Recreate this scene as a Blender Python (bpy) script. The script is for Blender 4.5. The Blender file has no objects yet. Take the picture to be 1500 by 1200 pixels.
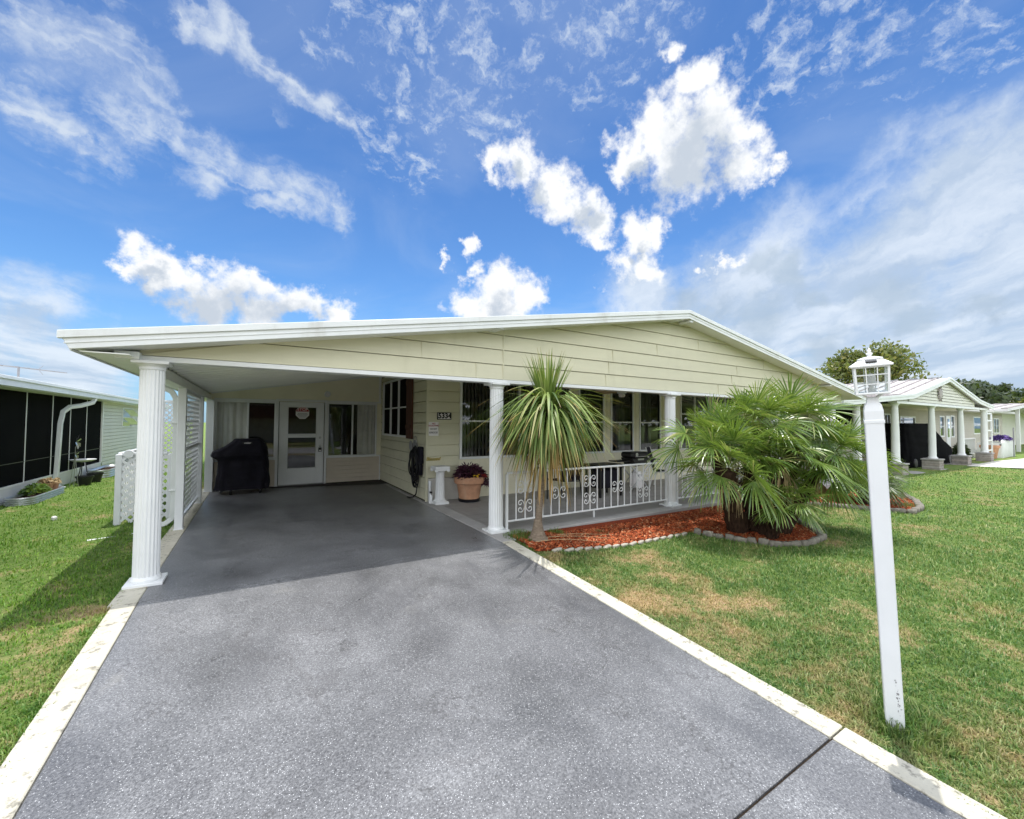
import bpy, bmesh, math, random
import numpy as np
from mathutils import Vector, Matrix
random.seed(7); rng=np.random.default_rng(11)
scene=bpy.context.scene
COL=scene.collection
PI=math.pi
# ------------------------------------------------------------------ helpers
class MB:
    def __init__(s): s.v=[]; s.f=[]
    def add(s,vs,fs):
        o=len(s.v); s.v+= [tuple(p) for p in vs]; s.f+=[tuple(i+o for i in f) for f in fs]; return s
    def box(s,x0,y0,z0,x1,y1,z1):
        vs=[(x,y,z) for z in (z0,z1) for y in (y0,y1) for x in (x0,x1)]
        return s.add(vs,[(0,2,3,1),(4,5,7,6),(0,1,5,4),(2,6,7,3),(0,4,6,2),(1,3,7,5)])
    def obox(s,c,ex,ey,ez):
        c,ex,ey,ez=Vector(c),Vector(ex),Vector(ey),Vector(ez)
        vs=[c+ex*a+ey*b+ez*d for d in (-1,1) for b in (-1,1) for a in (-1,1)]
        return s.add(vs,[(0,2,3,1),(4,5,7,6),(0,1,5,4),(2,6,7,3),(0,4,6,2),(1,3,7,5)])
    def prism(s,poly,fn0,fn1):
        n=len(poly); vs=[fn0(*p) for p in poly]+[fn1(*p) for p in poly]
        fs=[tuple(range(n))[::-1],tuple(range(n,2*n))]+[(i,(i+1)%n,n+(i+1)%n,n+i) for i in range(n)]
        return s.add(vs,fs)
    def lathe(s,prof,c,n=20,flute=0,nfl=0,mat=None):
        vs=[];fs=[]
        for (r,z,fl) in [(p+(0,))[:3] for p in prof]:
            for k in range(n):
                a=2*PI*k/n
                rr=r
                if fl: rr=r-fl*(0.5-0.5*math.cos(a*nfl))
                p=Vector((rr*math.cos(a),rr*math.sin(a),z))
                if mat: p=mat@p
                vs.append((p.x+c[0],p.y+c[1],p.z+c[2]))
        m=len(prof)
        for j in range(m-1):
            for k in range(n):
                fs.append((j*n+k,j*n+(k+1)%n,(j+1)*n+(k+1)%n,(j+1)*n+k))
        fs.append(tuple(range(n))[::-1]); fs.append(tuple(range((m-1)*n,m*n)))
        return s.add(vs,fs)
    def tube(s,pts,r,n=8,closed=False,r1=None):
        pts=[Vector(p) for p in pts]; m=len(pts); vs=[];fs=[]
        up=None
        for i,p in enumerate(pts):
            if closed: t=pts[(i+1)%m]-pts[i-1]
            else: t=pts[min(i+1,m-1)]-pts[max(i-1,0)]
            if t.length<1e-9: t=Vector((0,0,1))
            t.normalize()
            if up is None:
                a=Vector((0,0,1)) if abs(t.z)<.9 else Vector((1,0,0))
                up=(a-t*a.dot(t)).normalized()
            else:
                up=(up-t*up.dot(t))
                if up.length<1e-6: up=Vector((1,0,0))-t*t.x
                up.normalize()
            sd=t.cross(up)
            rr=r if r1 is None else r+(r1-r)*i/max(1,m-1)
            for k in range(n):
                a=2*PI*k/n+PI/4
                vs.append(p+up*(rr*math.cos(a))+sd*(rr*math.sin(a)))
        for i in range(m if closed else m-1):
            j=(i+1)%m
            for k in range(n):
                fs.append((i*n+k,i*n+(k+1)%n,j*n+(k+1)%n,j*n+k))
        if not closed:
            fs.append(tuple(range(n))[::-1]); fs.append(tuple(range((m-1)*n,m*n)))
        return s.add(vs,fs)
    def build(s,name,mat,parent=None,smooth=False,bevel=0,origin=None,xf=None,autos=None):
        me=bpy.data.meshes.new(name)
        vs=s.v
        if xf is not None: vs=[tuple(xf@Vector(p)) for p in vs]
        if origin is not None: vs=[(p[0]-origin[0],p[1]-origin[1],p[2]-origin[2]) for p in vs]
        me.from_pydata(vs,[],s.f); me.update()
        bm=bmesh.new(); bm.from_mesh(me); bmesh.ops.recalc_face_normals(bm,faces=bm.faces)
        if bevel:
            es=[e for e in bm.edges if len(e.link_faces)==2 and e.calc_face_angle(0)>.6]
            bmesh.ops.bevel(bm,geom=es,offset=bevel,segments=1,affect='EDGES',clamp_overlap=True)
        bm.to_mesh(me); bm.free()
        if smooth or autos:
            me.polygons.foreach_set('use_smooth',[True]*len(me.polygons))
            if autos: me.set_sharp_from_angle(angle=autos)
        me.materials.append(mat)
        return link(name,me,parent,origin)
def link(name,me,parent=None,origin=None):
    o=bpy.data.objects.new(name,me); COL.objects.link(o)
    if origin is not None: o.location=origin
    if parent is not None: attach(o,parent)
    return o
def attach(o,parent):
    o.parent=parent
    if parent.type=='EMPTY' and parent.parent is None:
        o.matrix_parent_inverse=Matrix.Translation(-Vector(parent.location))
def tag(o,label=None,cat=None,group=None,kind=None):
    if label: o['label']=label
    if cat: o['category']=cat
    if group: o['group']=group
    if kind: o['kind']=kind
    return o
def empty(name,loc,label,cat,group=None):
    o=bpy.data.objects.new(name,None); COL.objects.link(o); o.location=loc; o.empty_display_size=.2
    return tag(o,label,cat,group)
def dup(root,loc,rz=0,label=None,sc=1):
    def cp(o,par):
        c=o.copy(); COL.objects.link(c)
        if par is not None: c.parent=par
        for ch in o.children: cp(ch,c)
        return c
    c=cp(root,None); c.location=loc; c.rotation_euler=(0,0,rz); c.scale=(sc,)*3
    if label: c['label']=label
    return c
def mesh_np(name,V,F,mat,parent=None,smooth=False,attrs=None,origin=None):
    """V (N,3) float, F list of index arrays (k columns each)"""
    V=np.asarray(V,dtype=np.float32)
    if origin is not None: V=V-np.asarray(origin,dtype=np.float32)
    me=bpy.data.meshes.new(name)
    me.vertices.add(len(V)); me.vertices.foreach_set('co',V.ravel())
    loops=np.concatenate([f.ravel() for f in F]).astype(np.int32)
    tot=np.concatenate([np.full(len(f),f.shape[1],dtype=np.int32) for f in F])
    st=np.concatenate([[0],np.cumsum(tot)[:-1]]).astype(np.int32)
    me.loops.add(len(loops)); me.loops.foreach_set('vertex_index',loops)
    me.polygons.add(len(tot)); me.polygons.foreach_set('loop_start',st)
    try: me.polygons.foreach_set('loop_total',tot)
    except Exception: pass
    if attrs:
        for k,a in attrs.items():
            at=me.attributes.new(k,'FLOAT','POINT'); at.data.foreach_set('value',np.asarray(a,dtype=np.float32))
    me.update(calc_edges=True); me.validate()
    if smooth: me.polygons.foreach_set('use_smooth',[True]*len(me.polygons))
    me.materials.append(mat)
    return link(name,me,parent,origin)
def text_obj(name,body,size,mat,M,parent,ext=.002,align='CENTER',shear=0,spacing=1,bold=.001):
    cu=bpy.data.curves.new(name,'FONT'); cu.body=body; cu.size=size; cu.extrude=ext; cu.align_x=align; cu.align_y='CENTER'
    cu.shear=shear; cu.offset=bold; cu.space_character=spacing
    t=bpy.data.objects.new(name+'_tmp',cu); COL.objects.link(t)
    dg=bpy.context.evaluated_depsgraph_get(); me=bpy.data.meshes.new_from_object(t.evaluated_get(dg))
    bpy.data.objects.remove(t); me.name=name; me.transform(M); me.materials.clear(); me.materials.append(mat)
    return link(name,me,parent)
# ------------------------------------------------------------------ materials
def hexc(h):
    r=[int(h[i:i+2],16)/255 for i in (0,2,4)]
    return tuple(c/12.92 if c<=.04045 else ((c+.055)/1.055)**2.4 for c in r)
class NT:
    def __init__(s,tree): s.t=tree; s.n=tree.nodes; s.l=tree.links
    def node(s,typ,ins=None,**kw):
        n=s.n.new(typ)
        for k,v in kw.items(): setattr(n,k,v)
        if ins:
            for k,v in ins.items():
                if isinstance(v,bpy.types.NodeSocket): s.l.new(v,n.inputs[k])
                else: n.inputs[k].default_value=v
        return n
    def math(s,op,a,b=0.0,c=0.0,clamp=False):
        n=s.n.new('ShaderNodeMath'); n.operation=op; n.use_clamp=clamp
        for i,v in enumerate((a,b,c)):
            if isinstance(v,bpy.types.NodeSocket): s.l.new(v,n.inputs[i])
            else: n.inputs[i].default_value=v
        return n.outputs[0]
    def vmath(s,op,a,b=None,scale=None):
        n=s.n.new('ShaderNodeVectorMath'); n.operation=op
        for i,v in enumerate((a,b)):
            if v is None: continue
            if isinstance(v,bpy.types.NodeSocket): s.l.new(v,n.inputs[i])
            else: n.inputs[i].default_value=v
        if scale is not None:
            if isinstance(scale,bpy.types.NodeSocket): s.l.new(scale,n.inputs['Scale'])
            else: n.inputs['Scale'].default_value=scale
        return n.outputs['Value'] if op in('DISTANCE','DOT_PRODUCT','LENGTH') else n.outputs[0]
    def noise(s,vec,scale,detail=4,rough=.55,dist=0.0):
        n=s.node('ShaderNodeTexNoise',{'Scale':scale,'Detail':detail,'Roughness':rough,'Distortion':dist})
        if vec is not None: s.l.new(vec,n.inputs['Vector'])
        return n.outputs['Fac']
    def ramp(s,fac,stops,interp='LINEAR'):
        n=s.n.new('ShaderNodeValToRGB'); n.color_ramp.interpolation=interp
        e=n.color_ramp.elements
        while len(e)<len(stops): e.new(.5)
        for x,(p,c) in zip(e,stops):
            x.position=p; x.color=(c[0],c[1],c[2],1) if not isinstance(c,(int,float)) else (c,c,c,1)
        s.l.new(fac,n.inputs[0]); return n.outputs[0]
    def mix(s,fac,a,b,blend='MIX'):
        n=s.n.new('ShaderNodeMix'); n.data_type='RGBA'; n.blend_type=blend
        for i,v in ((0,fac),(6,a),(7,b)):
            if isinstance(v,bpy.types.NodeSocket): s.l.new(v,n.inputs[i])
            else: n.inputs[i].default_value=v if i==0 else (v[0],v[1],v[2],1)
        return n.outputs[2]
    def sstep(s,x,a,b):
        n=s.n.new('ShaderNodeMapRange'); n.interpolation_type='SMOOTHSTEP'; n.clamp=True
        s.l.new(x,n.inputs[0]); n.inputs[1].default_value=a; n.inputs[2].default_value=b
        return n.outputs[0]
def newmat(name):
    m=bpy.data.materials.new(name); m.use_nodes=True; m.node_tree.nodes.clear()
    t=NT(m.node_tree); out=t.node('ShaderNodeOutputMaterial'); return m,t,out
def pos(t): return t.node('ShaderNodeNewGeometry').outputs['Position']
def pbsdf(t,out,col,rough=.5,spec=.5,metal=0,bump=None,bstr=.2,bdist=.01):
    ins={'Roughness':rough,'Metallic':metal,'Specular IOR Level':spec}
    ins['Base Color']=col if isinstance(col,bpy.types.NodeSocket) else (*col,1)
    b=t.node('ShaderNodeBsdfPrincipled',ins)
    if bump is not None:
        bn=t.node('ShaderNodeBump',{'Strength':bstr,'Distance':bdist,'Height':bump})
        t.l.new(bn.outputs[0],b.inputs['Normal'])
    t.l.new(b.outputs[0],out.inputs[0]); return b
def simple(name,col,rough=.5,spec=.4,metal=0,var=.12,scale=6,bump=.05,bscale=60,stretch=None,dirt=None):
    m,t,out=newmat(name); p=pos(t)
    if stretch: p2=t.node('ShaderNodeMapping',{'Vector':p,'Scale':stretch}).outputs[0]
    else: p2=p
    n=t.noise(p2,scale,5,.6)
    lo=tuple(c*(1-var) for c in col); hi=tuple(min(1,c*(1+var)) for c in col)
    c=t.ramp(n,[(.3,lo),(.7,hi)])
    if dirt:
        dn=t.noise(t.node('ShaderNodeMapping',{'Vector':p,'Scale':(1,1,.25)}).outputs[0],dirt[1],6,.65)
        c=t.mix(t.math('MULTIPLY',t.sstep(dn,.52,.78),dirt[2]),c,dirt[0])
    pbsdf(t,out,c,rough,spec,metal,t.noise(p,bscale,3),bump,.01)
    return m
M={}
M['white']=simple('white_paint',(.73,.745,.745),.38,.45,var=.04,scale=3,bump=.03,dirt=((.5,.5,.46),2.2,.25))
M['whitemetal']=simple('white_aluminium',(.72,.745,.74),.38,.45,var=.05,scale=2,bump=.04,dirt=((.44,.43,.38),3,.45))
M['post']=simple('white_vinyl',(.74,.76,.78),.35,.5,var=.03,scale=4,bump=.03)
M['cream']=simple('cream_siding',(.60,.58,.43),.6,.3,var=.05,scale=2.5,bump=.08,bscale=40,stretch=(.4,1,2),dirt=((.46,.44,.31),1.7,.5))
M['olive']=simple('cream_panel',(.78,.745,.575),.6,.3,var=.05,scale=2,bump=.05,dirt=((.45,.42,.3),1.5,.3))
M['tansid']=simple('tan_vinyl_siding',(.60,.53,.43),.5,.35,var=.05,scale=3,bump=.05,dirt=((.42,.37,.3),2,.3))
M['skirt']=simple('pale_skirting',(.62,.61,.56),.7,.25,var=.08,scale=4,bump=.15)
M['soffit']=simple('soffit_metal',(.84,.85,.83),.4,.45,var=.05,scale=2,bump=.02)
M['dark']=simple('interior_shade',(.06,.055,.05),.8,.1,var=.2)  # near-black so the windows look dark, standing for room shade
M['screen']=simple('dark_screen_and_pane',(.006,.006,.006),.9,.04,var=.25,scale=1.5,bump=.2,bscale=250)
M['brown']=simple('brown_wood',(.085,.035,.022),.6,.3,var=.3,scale=9,bump=.2,stretch=(1,1,.15))
M['black']=simple('black_plastic',(.012,.012,.013),.4,.4,var=.2)
M['rubber']=simple('black_rubber_hose',(.01,.01,.012),.5,.35,var=.2)
M['cloth']=simple('black_canvas',(.011,.010,.017),.75,.2,var=.4,scale=5,bump=.35,bscale=14)
M['terra']=simple('terracotta',(.50,.27,.165),.8,.2,var=.18,scale=7,bump=.2,bscale=30,dirt=((.55,.42,.3),5,.6))
M['darkpot']=simple('dark_pot',(.012,.012,.015),.4,.4)
M['galv']=simple('galvanised_steel',(.55,.57,.58),.35,.5,metal=.7,var=.15,scale=8,bump=.03)
M['brick']=None
M['concrete']=simple('grey_concrete',(.36,.35,.34),.8,.25,var=.12,scale=3,bump=.25,bscale=50,dirt=((.22,.21,.2),1.4,.5))
M['porch']=None
M['slab2']=simple('pale_concrete',(.6,.58,.53),.85,.2,var=.1,scale=2,bump=.2)
M['cover']=simple('black_cover',(.004,.004,.005),.9,.04,var=.3)
M['stone']=simple('edging_stone',(.20,.185,.155),.85,.2,var=.3,scale=14,bump=.6,bscale=45,dirt=((.2,.18,.15),6,.6))
M['paver']=simple('white_edging',(.40,.37,.31),.8,.2,var=.15,scale=12,bump=.3,bscale=45,dirt=((.35,.3,.24),8,.5))
M['plaster']=simple('white_plaster',(.75,.76,.76),.55,.35,var=.05,bump=.08)
M['gold']=simple('gold_metal',(.45,.33,.08),.35,.5,metal=.8)
M['red']=simple('red_paint',(.36,.03,.04),.5,.4,var=.05)
M['ink']=simple('black_ink',(.01,.01,.01),.5,.3,var=.05)
M['signwhite']=simple('sign_white',(.76,.74,.74),.5,.4,var=.03)
M['grey']=simple('grey_plastic',(.25,.25,.26),.5,.4)
M['steel']=simple('brushed_steel',(.5,.5,.5),.3,.5,metal=.9)
M['fanwood']=simple('tan_wood',(.42,.28,.14),.45,.4,var=.2,scale=10,stretch=(1,6,1))
M['curtain']=simple('white_curtain',(.86,.84,.78),.8,.2,var=.06)
M['blind']=simple('grey_blind',(.36,.36,.34),.6,.3,var=.05)
M['bark']=simple('tree_bark',(.14,.10,.07),.9,.1,var=.4,scale=12,bump=.8,bscale=25,stretch=(1,1,.3))
M['yuccabark']=simple('grey_trunk_bark',(.20,.16,.12),.9,.1,var=.35,scale=18,bump=.9,bscale=40,stretch=(1,1,2.5))
M['fiber']=simple('palm_fibre',(.05,.03,.02),.95,.1,var=.5,scale=25,bump=1.0,bscale=60,stretch=(1,1,.3))
M['straw']=simple('dry_straw',(.42,.31,.17),.8,.2,var=.3,scale=20)
M['nsiding']=simple('grey_tan_siding',(.46,.43,.37),.6,.3,var=.05,scale=2,bump=.05)
M['nwhite']=simple('neighbour_white_siding',(.66,.66,.58),.55,.35,var=.04,scale=2,bump=.05)
M['tinroof']=None
M['purple']=simple('purple_leaf',(.075,.025,.045),.5,.4,var=.4,scale=30)
M['bluefl']=simple('violet_flower',(.10,.06,.22),.6,.3,var=.4,scale=20)
M['yellow']=simple('yellow_flower',(.8,.5,.03),.6,.3,var=.2)
M['pinkred']=simple('red_petal',(.35,.03,.03),.6,.3,var=.3)
M['asphaltdark']=simple('joint_filler',(.03,.022,.015),.9,.1,var=.4,scale=30,bump=.5)
def m_glass(name,tint=(.78,.8,.8),refl=1.0):
    m,t,out=newmat(name)
    fr=t.node('ShaderNodeFresnel',{'IOR':1.5}).outputs[0]
    tr=t.node('ShaderNodeBsdfTransparent',{'Color':(*tint,1)})
    p=pos(t); bn=t.node('ShaderNodeBump',{'Strength':.02,'Distance':.02,'Height':t.noise(p,1.7,2)})
    gl=t.node('ShaderNodeBsdfGlossy',{'Roughness':.02,'Color':(.95,.97,1,1),'Normal':bn.outputs[0]})
    f=t.math('MULTIPLY_ADD',fr,1.15*refl,.01,clamp=True)
    mx=t.node('ShaderNodeMixShader',{0:f,1:tr.outputs[0],2:gl.outputs[0]})
    t.l.new(mx.outputs[0],out.inputs[0]); return m
M['glass']=m_glass('window_glass')
M['clear']=m_glass('lantern_glass',(.86,.9,.9),.8)
M['tint']=m_glass('tinted_glass',(.25,.27,.27))
def m_leaf(name,stops,rough=.4,trans=.35,attr=None,gloss=.45,scale=None):
    m,t,out=newmat(name)
    g=t.node('ShaderNodeNewGeometry')
    c=t.ramp(g.outputs['Random Per Island'],stops)
    if attr:
        a=t.node('ShaderNodeAttribute',attribute_name=attr[0]).outputs['Fac']
        c=t.mix(a,c,attr[1])
    if scale:
        n=t.noise(g.outputs['Position'],scale[0],3)
        c=t.mix(t.sstep(n,.45,.7),c,scale[1])
    b=t.node('ShaderNodeBsdfPrincipled',{'Base Color':c,'Roughness':rough,'Specular IOR Level':gloss})
    tl=t.node('ShaderNodeBsdfTranslucent',{'Color':t.mix(.5,c,(.35,.5,.05))})
    mx=t.node('ShaderNodeMixShader',{0:trans,1:b.outputs[0],2:tl.outputs[0]})
    t.l.new(mx.outputs[0],out.inputs[0]); return m
M['palm']=m_leaf('fan_palm_leaf',[(0,(.05,.105,.022)),(.5,(.11,.19,.035)),(.87,(.2,.28,.055)),(1,(.34,.32,.14))],.32,.3,gloss=.6)
M['darkpalm']=m_leaf('dark_palm_leaf',[(0,(.03,.06,.015)),(1,(.08,.12,.025))],.4,.25)
M['petiole']=m_leaf('palm_stalk',[(0,(.14,.2,.05)),(1,(.28,.26,.1))],.5,.1)
M['yucca']=m_leaf('strap_leaf',[(0,(.04,.085,.02)),(.4,(.11,.175,.04)),(.75,(.22,.29,.08)),(.92,(.33,.38,.14)),(1,(.42,.40,.2))],.45,.25,attr=('tip',(.42,.25,.09)),gloss=.35)
M['tree1']=m_leaf('oak_leaf',[(0,(.05,.07,.016)),(.6,(.12,.135,.03)),(1,(.24,.21,.055))],.5,.3)
M['tree2']=m_leaf('pine_leaf',[(0,(.015,.03,.012)),(1,(.04,.06,.022))],.5,.15)
M['weed']=m_leaf('weed_leaf',[(0,(.05,.11,.02)),(1,(.14,.24,.05))],.45,.3)
def m_lawn(name,blade):
    m,t,out=newmat(name); g=t.node('ShaderNodeNewGeometry'); p=g.outputs['Position']
    n1=t.noise(p,.55,5,.62); n2=t.noise(p,2.3,5,.65); n3=t.noise(p,11,3,.6); n4=t.noise(p,90,2)
    x=t.node('ShaderNodeSeparateXYZ',{0:p}).outputs[0]
    left=t.sstep(x,-.5,-1.5)
    dry=t.math('ADD',t.math('MULTIPLY',n2,.75),t.math('MULTIPLY',n1,.45))
    dry=t.math('ADD',dry,t.math('MULTIPLY',n3,.30))
    yv=t.node('ShaderNodeSeparateXYZ',{0:p}).outputs[1]
    dry=t.math('SUBTRACT',dry,t.math('MULTIPLY',left,t.math('MULTIPLY_ADD',t.sstep(yv,2.5,6.5),.16,-.04)))
    dry=t.math('ADD',dry,t.math('MULTIPLY_ADD',t.sstep(x,6.0,3.2),.10,-.055))
    if blade:
        r=g.outputs['Random Per Island']
        green=t.ramp(r,[(0,(.05,.125,.03)),(.45,(.095,.20,.045)),(.75,(.16,.26,.06)),(.9,(.28,.33,.12)),(1,(.42,.40,.2))])
        green2=t.ramp(r,[(0,(.06,.16,.014)),(.5,(.12,.26,.022)),(1,(.24,.36,.05))])
        green=t.mix(left,green,green2)
        tan=t.ramp(r,[(0,(.22,.15,.07)),(.5,(.46,.35,.19)),(.8,(.36,.26,.13)),(1,(.17,.22,.06))])
        f=t.sstep(dry,.72,.97)
        c=t.mix(f,green,tan); c=t.mix(1.0,c,t.ramp(t.math('ADD',t.math('MULTIPLY',n1,.45),t.math('MULTIPLY',n2,.55)),[(.37,(.56,.64,.54)),(.5,(.95,.97,.93)),(.63,(1.28,1.22,1.16))]),'MULTIPLY')
        b=t.node('ShaderNodeBsdfPrincipled',{'Base Color':c,'Roughness':.5,'Specular IOR Level':.35})
        tl=t.node('ShaderNodeBsdfTranslucent',{'Color':t.mix(.4,c,(.25,.4,.04))})
        mx=t.node('ShaderNodeMixShader',{0:.3,1:b.outputs[0],2:tl.outputs[0]})
        t.l.new(mx.outputs[0],out.inputs[0])
    else:
        green=t.ramp(n3,[(.3,(.07,.12,.025)),(.7,(.15,.21,.055))])
        far=t.ramp(n3,[(.3,(.10,.18,.035)),(.7,(.19,.27,.07))])
        cd=t.node('ShaderNodeVectorMath',{0:p,1:(0,0,0)},operation='DISTANCE').outputs['Value']
        green=t.mix(t.sstep(cd,7,14),green,far)
        soil=t.ramp(n4,[(.3,(.22,.15,.085)),(.7,(.48,.35,.2))])
        c=t.mix(t.sstep(dry,.68,.92),green,soil)
        pbsdf(t,out,c,.9,.15,bump=t.math('ADD',n3,n4),bstr=.7,bdist=.03)
    return m
M['lawn']=m_lawn('lawn_soil',False); M['blade']=m_lawn('grass_blade',True)
def m_drive():
    m,t,out=newmat('speckled_epoxy_driveway'); p=pos(t)
    n1=t.noise(p,.45,5,.6,.6); n2=t.noise(p,1.6,6,.65); n3=t.noise(p,240,2,.7); n5=t.noise(p,85,3,.7)
    mott=t.math('ADD',t.math('MULTIPLY',n1,.6),t.math('MULTIPLY',n2,.4))
    base=t.ramp(mott,[(.36,(.085,.086,.09)),(.5,(.138,.14,.146)),(.64,(.2,.203,.21))])
    base=t.mix(1.0,base,t.ramp(n5,[(.33,(.52,.52,.53)),(.5,(.98,.98,.98)),(.67,(1.58,1.58,1.57))]),'MULTIPLY')
    v=t.node('ShaderNodeTexVoronoi',{'Vector':p,'Scale':130}); d=v.outputs['Distance']
    rc=t.node('ShaderNodeSeparateColor',{0:v.outputs['Color']})
    spot=t.math('MULTIPLY',t.math('LESS_THAN',d,.33),t.math('GREATER_THAN',rc.outputs[0],.86))
    dk=t.math('MULTIPLY',t.math('LESS_THAN',d,.4),t.math('LESS_THAN',rc.outputs[0],.25))
    base=t.mix(t.math('MULTIPLY',dk,.5),base,(.05,.05,.055))
    base=t.mix(t.math('MULTIPLY',spot,.7),base,(.6,.61,.62))
    # tyre tracks and long worn streaks, a few specks of debris
    stn=t.noise(t.node('ShaderNodeMapping',{'Vector':p,'Scale':(1.9,.35,1)}).outputs[0],1.1,5,.6,.8)
    base=t.mix(t.math('MULTIPLY',t.sstep(stn,.5,.72),.5),base,(.075,.077,.085))
    base=t.mix(t.math('MULTIPLY',t.sstep(t.noise(p,.9,6,.7,1.5),.6,.78),.28),base,(.33,.32,.29))
    v2=t.node('ShaderNodeTexVoronoi',{'Vector':p,'Scale':2.3}); r2=t.node('ShaderNodeSeparateColor',{0:v2.outputs['Color']})
    base=t.mix(t.math('MULTIPLY',t.math('LESS_THAN',v2.outputs['Distance'],.018),t.math('GREATER_THAN',r2.outputs[0],.45)),base,(.02,.015,.01))
    ck=t.noise(t.vmath('ADD',p,(7.7,2.2,0)),.38,7,.62)
    hl=t.math('SUBTRACT',1.0,t.sstep(t.math('ABSOLUTE',t.math('SUBTRACT',ck,.5)),0,.0035))
    base=t.mix(t.math('MULTIPLY',hl,t.math('MULTIPLY',t.sstep(n2,.42,.55),.6)),base,(.05,.048,.048))
    w=t.noise(t.vmath('ADD',p,(3.1,1.7,0)),.5,4,.6)
    crack=t.math('SUBTRACT',1.0,t.sstep(t.math('ABSOLUTE',t.math('SUBTRACT',w,.5)),0,.016))
    base=t.mix(t.math('MULTIPLY',crack,t.math('MULTIPLY',t.sstep(n1,.45,.62),.32)),base,(.07,.065,.065))
    pbsdf(t,out,base,t.ramp(n2,[(.3,.27),(.7,.45)]),.5,bump=t.math('ADD',n3,t.math('MULTIPLY',spot,.6)),bstr=.35,bdist=.004)
    return m
M['drive']=m_drive()
def m_curb():
    m,t,out=newmat('painted_concrete_border'); p=pos(t)
    n=t.noise(p,2.2,6,.65); n2=t.noise(p,14,5,.7); n3=t.noise(p,60,3)
    c=t.ramp(n,[(.35,(.43,.405,.325)),(.65,(.54,.515,.43))])
    c=t.mix(t.math('MULTIPLY',t.sstep(n2,.53,.66),.8),c,(.17,.16,.135))
    pbsdf(t,out,c,.75,.25,bump=t.math('ADD',n2,n3),bstr=.3,bdist=.008); return m
M['curb']=m_curb()
def m_porch():
    m,t,out=newmat('porch_stamped_concrete'); p=pos(t)
    sx=t.node('ShaderNodeSeparateXYZ',{0:p})
    br=t.node('ShaderNodeTexBrick',{'Vector':p,'Color1':(.27,.26,.25,1),'Color2':(.31,.30,.285,1),'Mortar':(.18,.175,.17,1),'Scale':1,'Mortar Size':.008,'Brick Width':.9,'Row Height':.3})
    c=t.mix(.35,br.outputs[0],t.ramp(t.noise(p,2.5,5),[(.3,(.2,.195,.19)),(.7,(.36,.35,.34))]))
    pbsdf(t,out,c,.55,.35,bump=t.noise(p,50,3),bstr=.15,bdist=.005); return m
M['porch']=m_porch()
def m_mulch(name,stops):
    m,t,out=newmat(name); g=t.node('ShaderNodeNewGeometry')
    if 'chip' in name: c=t.ramp(g.outputs['Random Per Island'],stops)
    else: c=t.ramp(t.noise(g.outputs['Position'],60,3,.7),stops)
    n=t.noise(g.outputs['Position'],120,3)
    pbsdf(t,out,c,.85,.2,bump=n,bstr=.8,bdist=.01); return m
MST=[(0,(.07,.018,.009)),(.3,(.30,.06,.022)),(.7,(.52,.12,.04)),(.9,(.58,.2,.08)),(1,(.5,.34,.2))]
M['mulch']=m_mulch('red_mulch',[(.3,(.07,.015,.007)),(.7,(.36,.065,.022))]); M['chip']=m_mulch('red_mulch_chip',MST)
def m_brick():
    m,t,out=newmat('stacked_stone'); p=pos(t)
    mp=t.node('ShaderNodeMapping',{'Vector':p,'Rotation':(PI/2,0,0)}).outputs[0]
    br=t.node('ShaderNodeTexBrick',{'Vector':mp,'Color1':(.30,.26,.23,1),'Color2':(.40,.38,.36,1),'Mortar':(.16,.15,.14,1),'Scale':1,'Mortar Size':.012,'Brick Width':.28,'Row Height':.1})
    pbsdf(t,out,t.mix(.4,br.outputs[0],t.ramp(t.noise(p,9,4),[(.3,(.2,.17,.15)),(.7,(.5,.46,.43))])),.85,.2,bump=t.noise(p,30,3),bstr=.4,bdist=.02); return m
M['brick']=m_brick()
M['tin']=simple('pale_metal_roof',(.62,.60,.60),.4,.5,metal=.2,var=.12,scale=1.2,bump=.05,stretch=(.3,2,1))
M['rib']=simple('rusty_roof_rib',(.33,.30,.29),.6,.3,var=.3,scale=4)
M['roof']=simple('white_roof_coating',(.78,.79,.78),.45,.4,var=.04,scale=2,bump=.05)
SUN_E=2.6; EXPO=0.82; SKT=(.46,.72,.98)
# ------------------------------------------------------------------ ground
def sst(x,a,b):
    u=np.clip((x-a)/(b-a),0,1); return u*u*(3-2*u)
def slab_z(y): return -.05*np.clip(4.9-y,0,12)
def gh(x,y):
    x=np.asarray(x,float); y=np.asarray(y,float)
    z=slab_z(y)-.022
    z=z-.075*sst(x,3.1,4.6)*sst(y,1.5,4)-.05*sst(-x,1.1,2.6)*sst(y,0,4)-.16*sst(x,9,22)
    z=z+.012*np.sin(x*1.3+y*.7)*np.sin(y*1.1-x*.4)*sst(np.abs(x-1),2.2,3.5)
    return z
xs=np.unique(np.concatenate([np.linspace(-500,-20,9),np.linspace(-20,-4,17),np.linspace(-4,16,101),np.linspace(16,45,30),np.linspace(45,500,9)]))
ys=np.unique(np.concatenate([np.linspace(-500,-12,8),np.linspace(-12,-2,11),np.linspace(-2,12,71),np.linspace(12,40,15),np.linspace(40,500,9)]))
gx,gy=np.meshgrid(xs,ys); gz=gh(gx,gy)
# slabs: keep ground clearly below them
under=(gx>-.98)&(gx<2.95)&(gy>-8)&(gy<12)
gz=np.where(under,gz-.03,gz)
V=np.stack([gx,gy,gz],-1).reshape(-1,3); nx=len(xs); ny=len(ys)
i=np.arange(nx*ny).reshape(ny,nx); F=np.stack([i[:-1,:-1],i[:-1,1:],i[1:,1:],i[1:,:-1]],-1).reshape(-1,4)
tag(mesh_np('ground',V,[F],M['lawn'],smooth=True),kind='structure')

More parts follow.
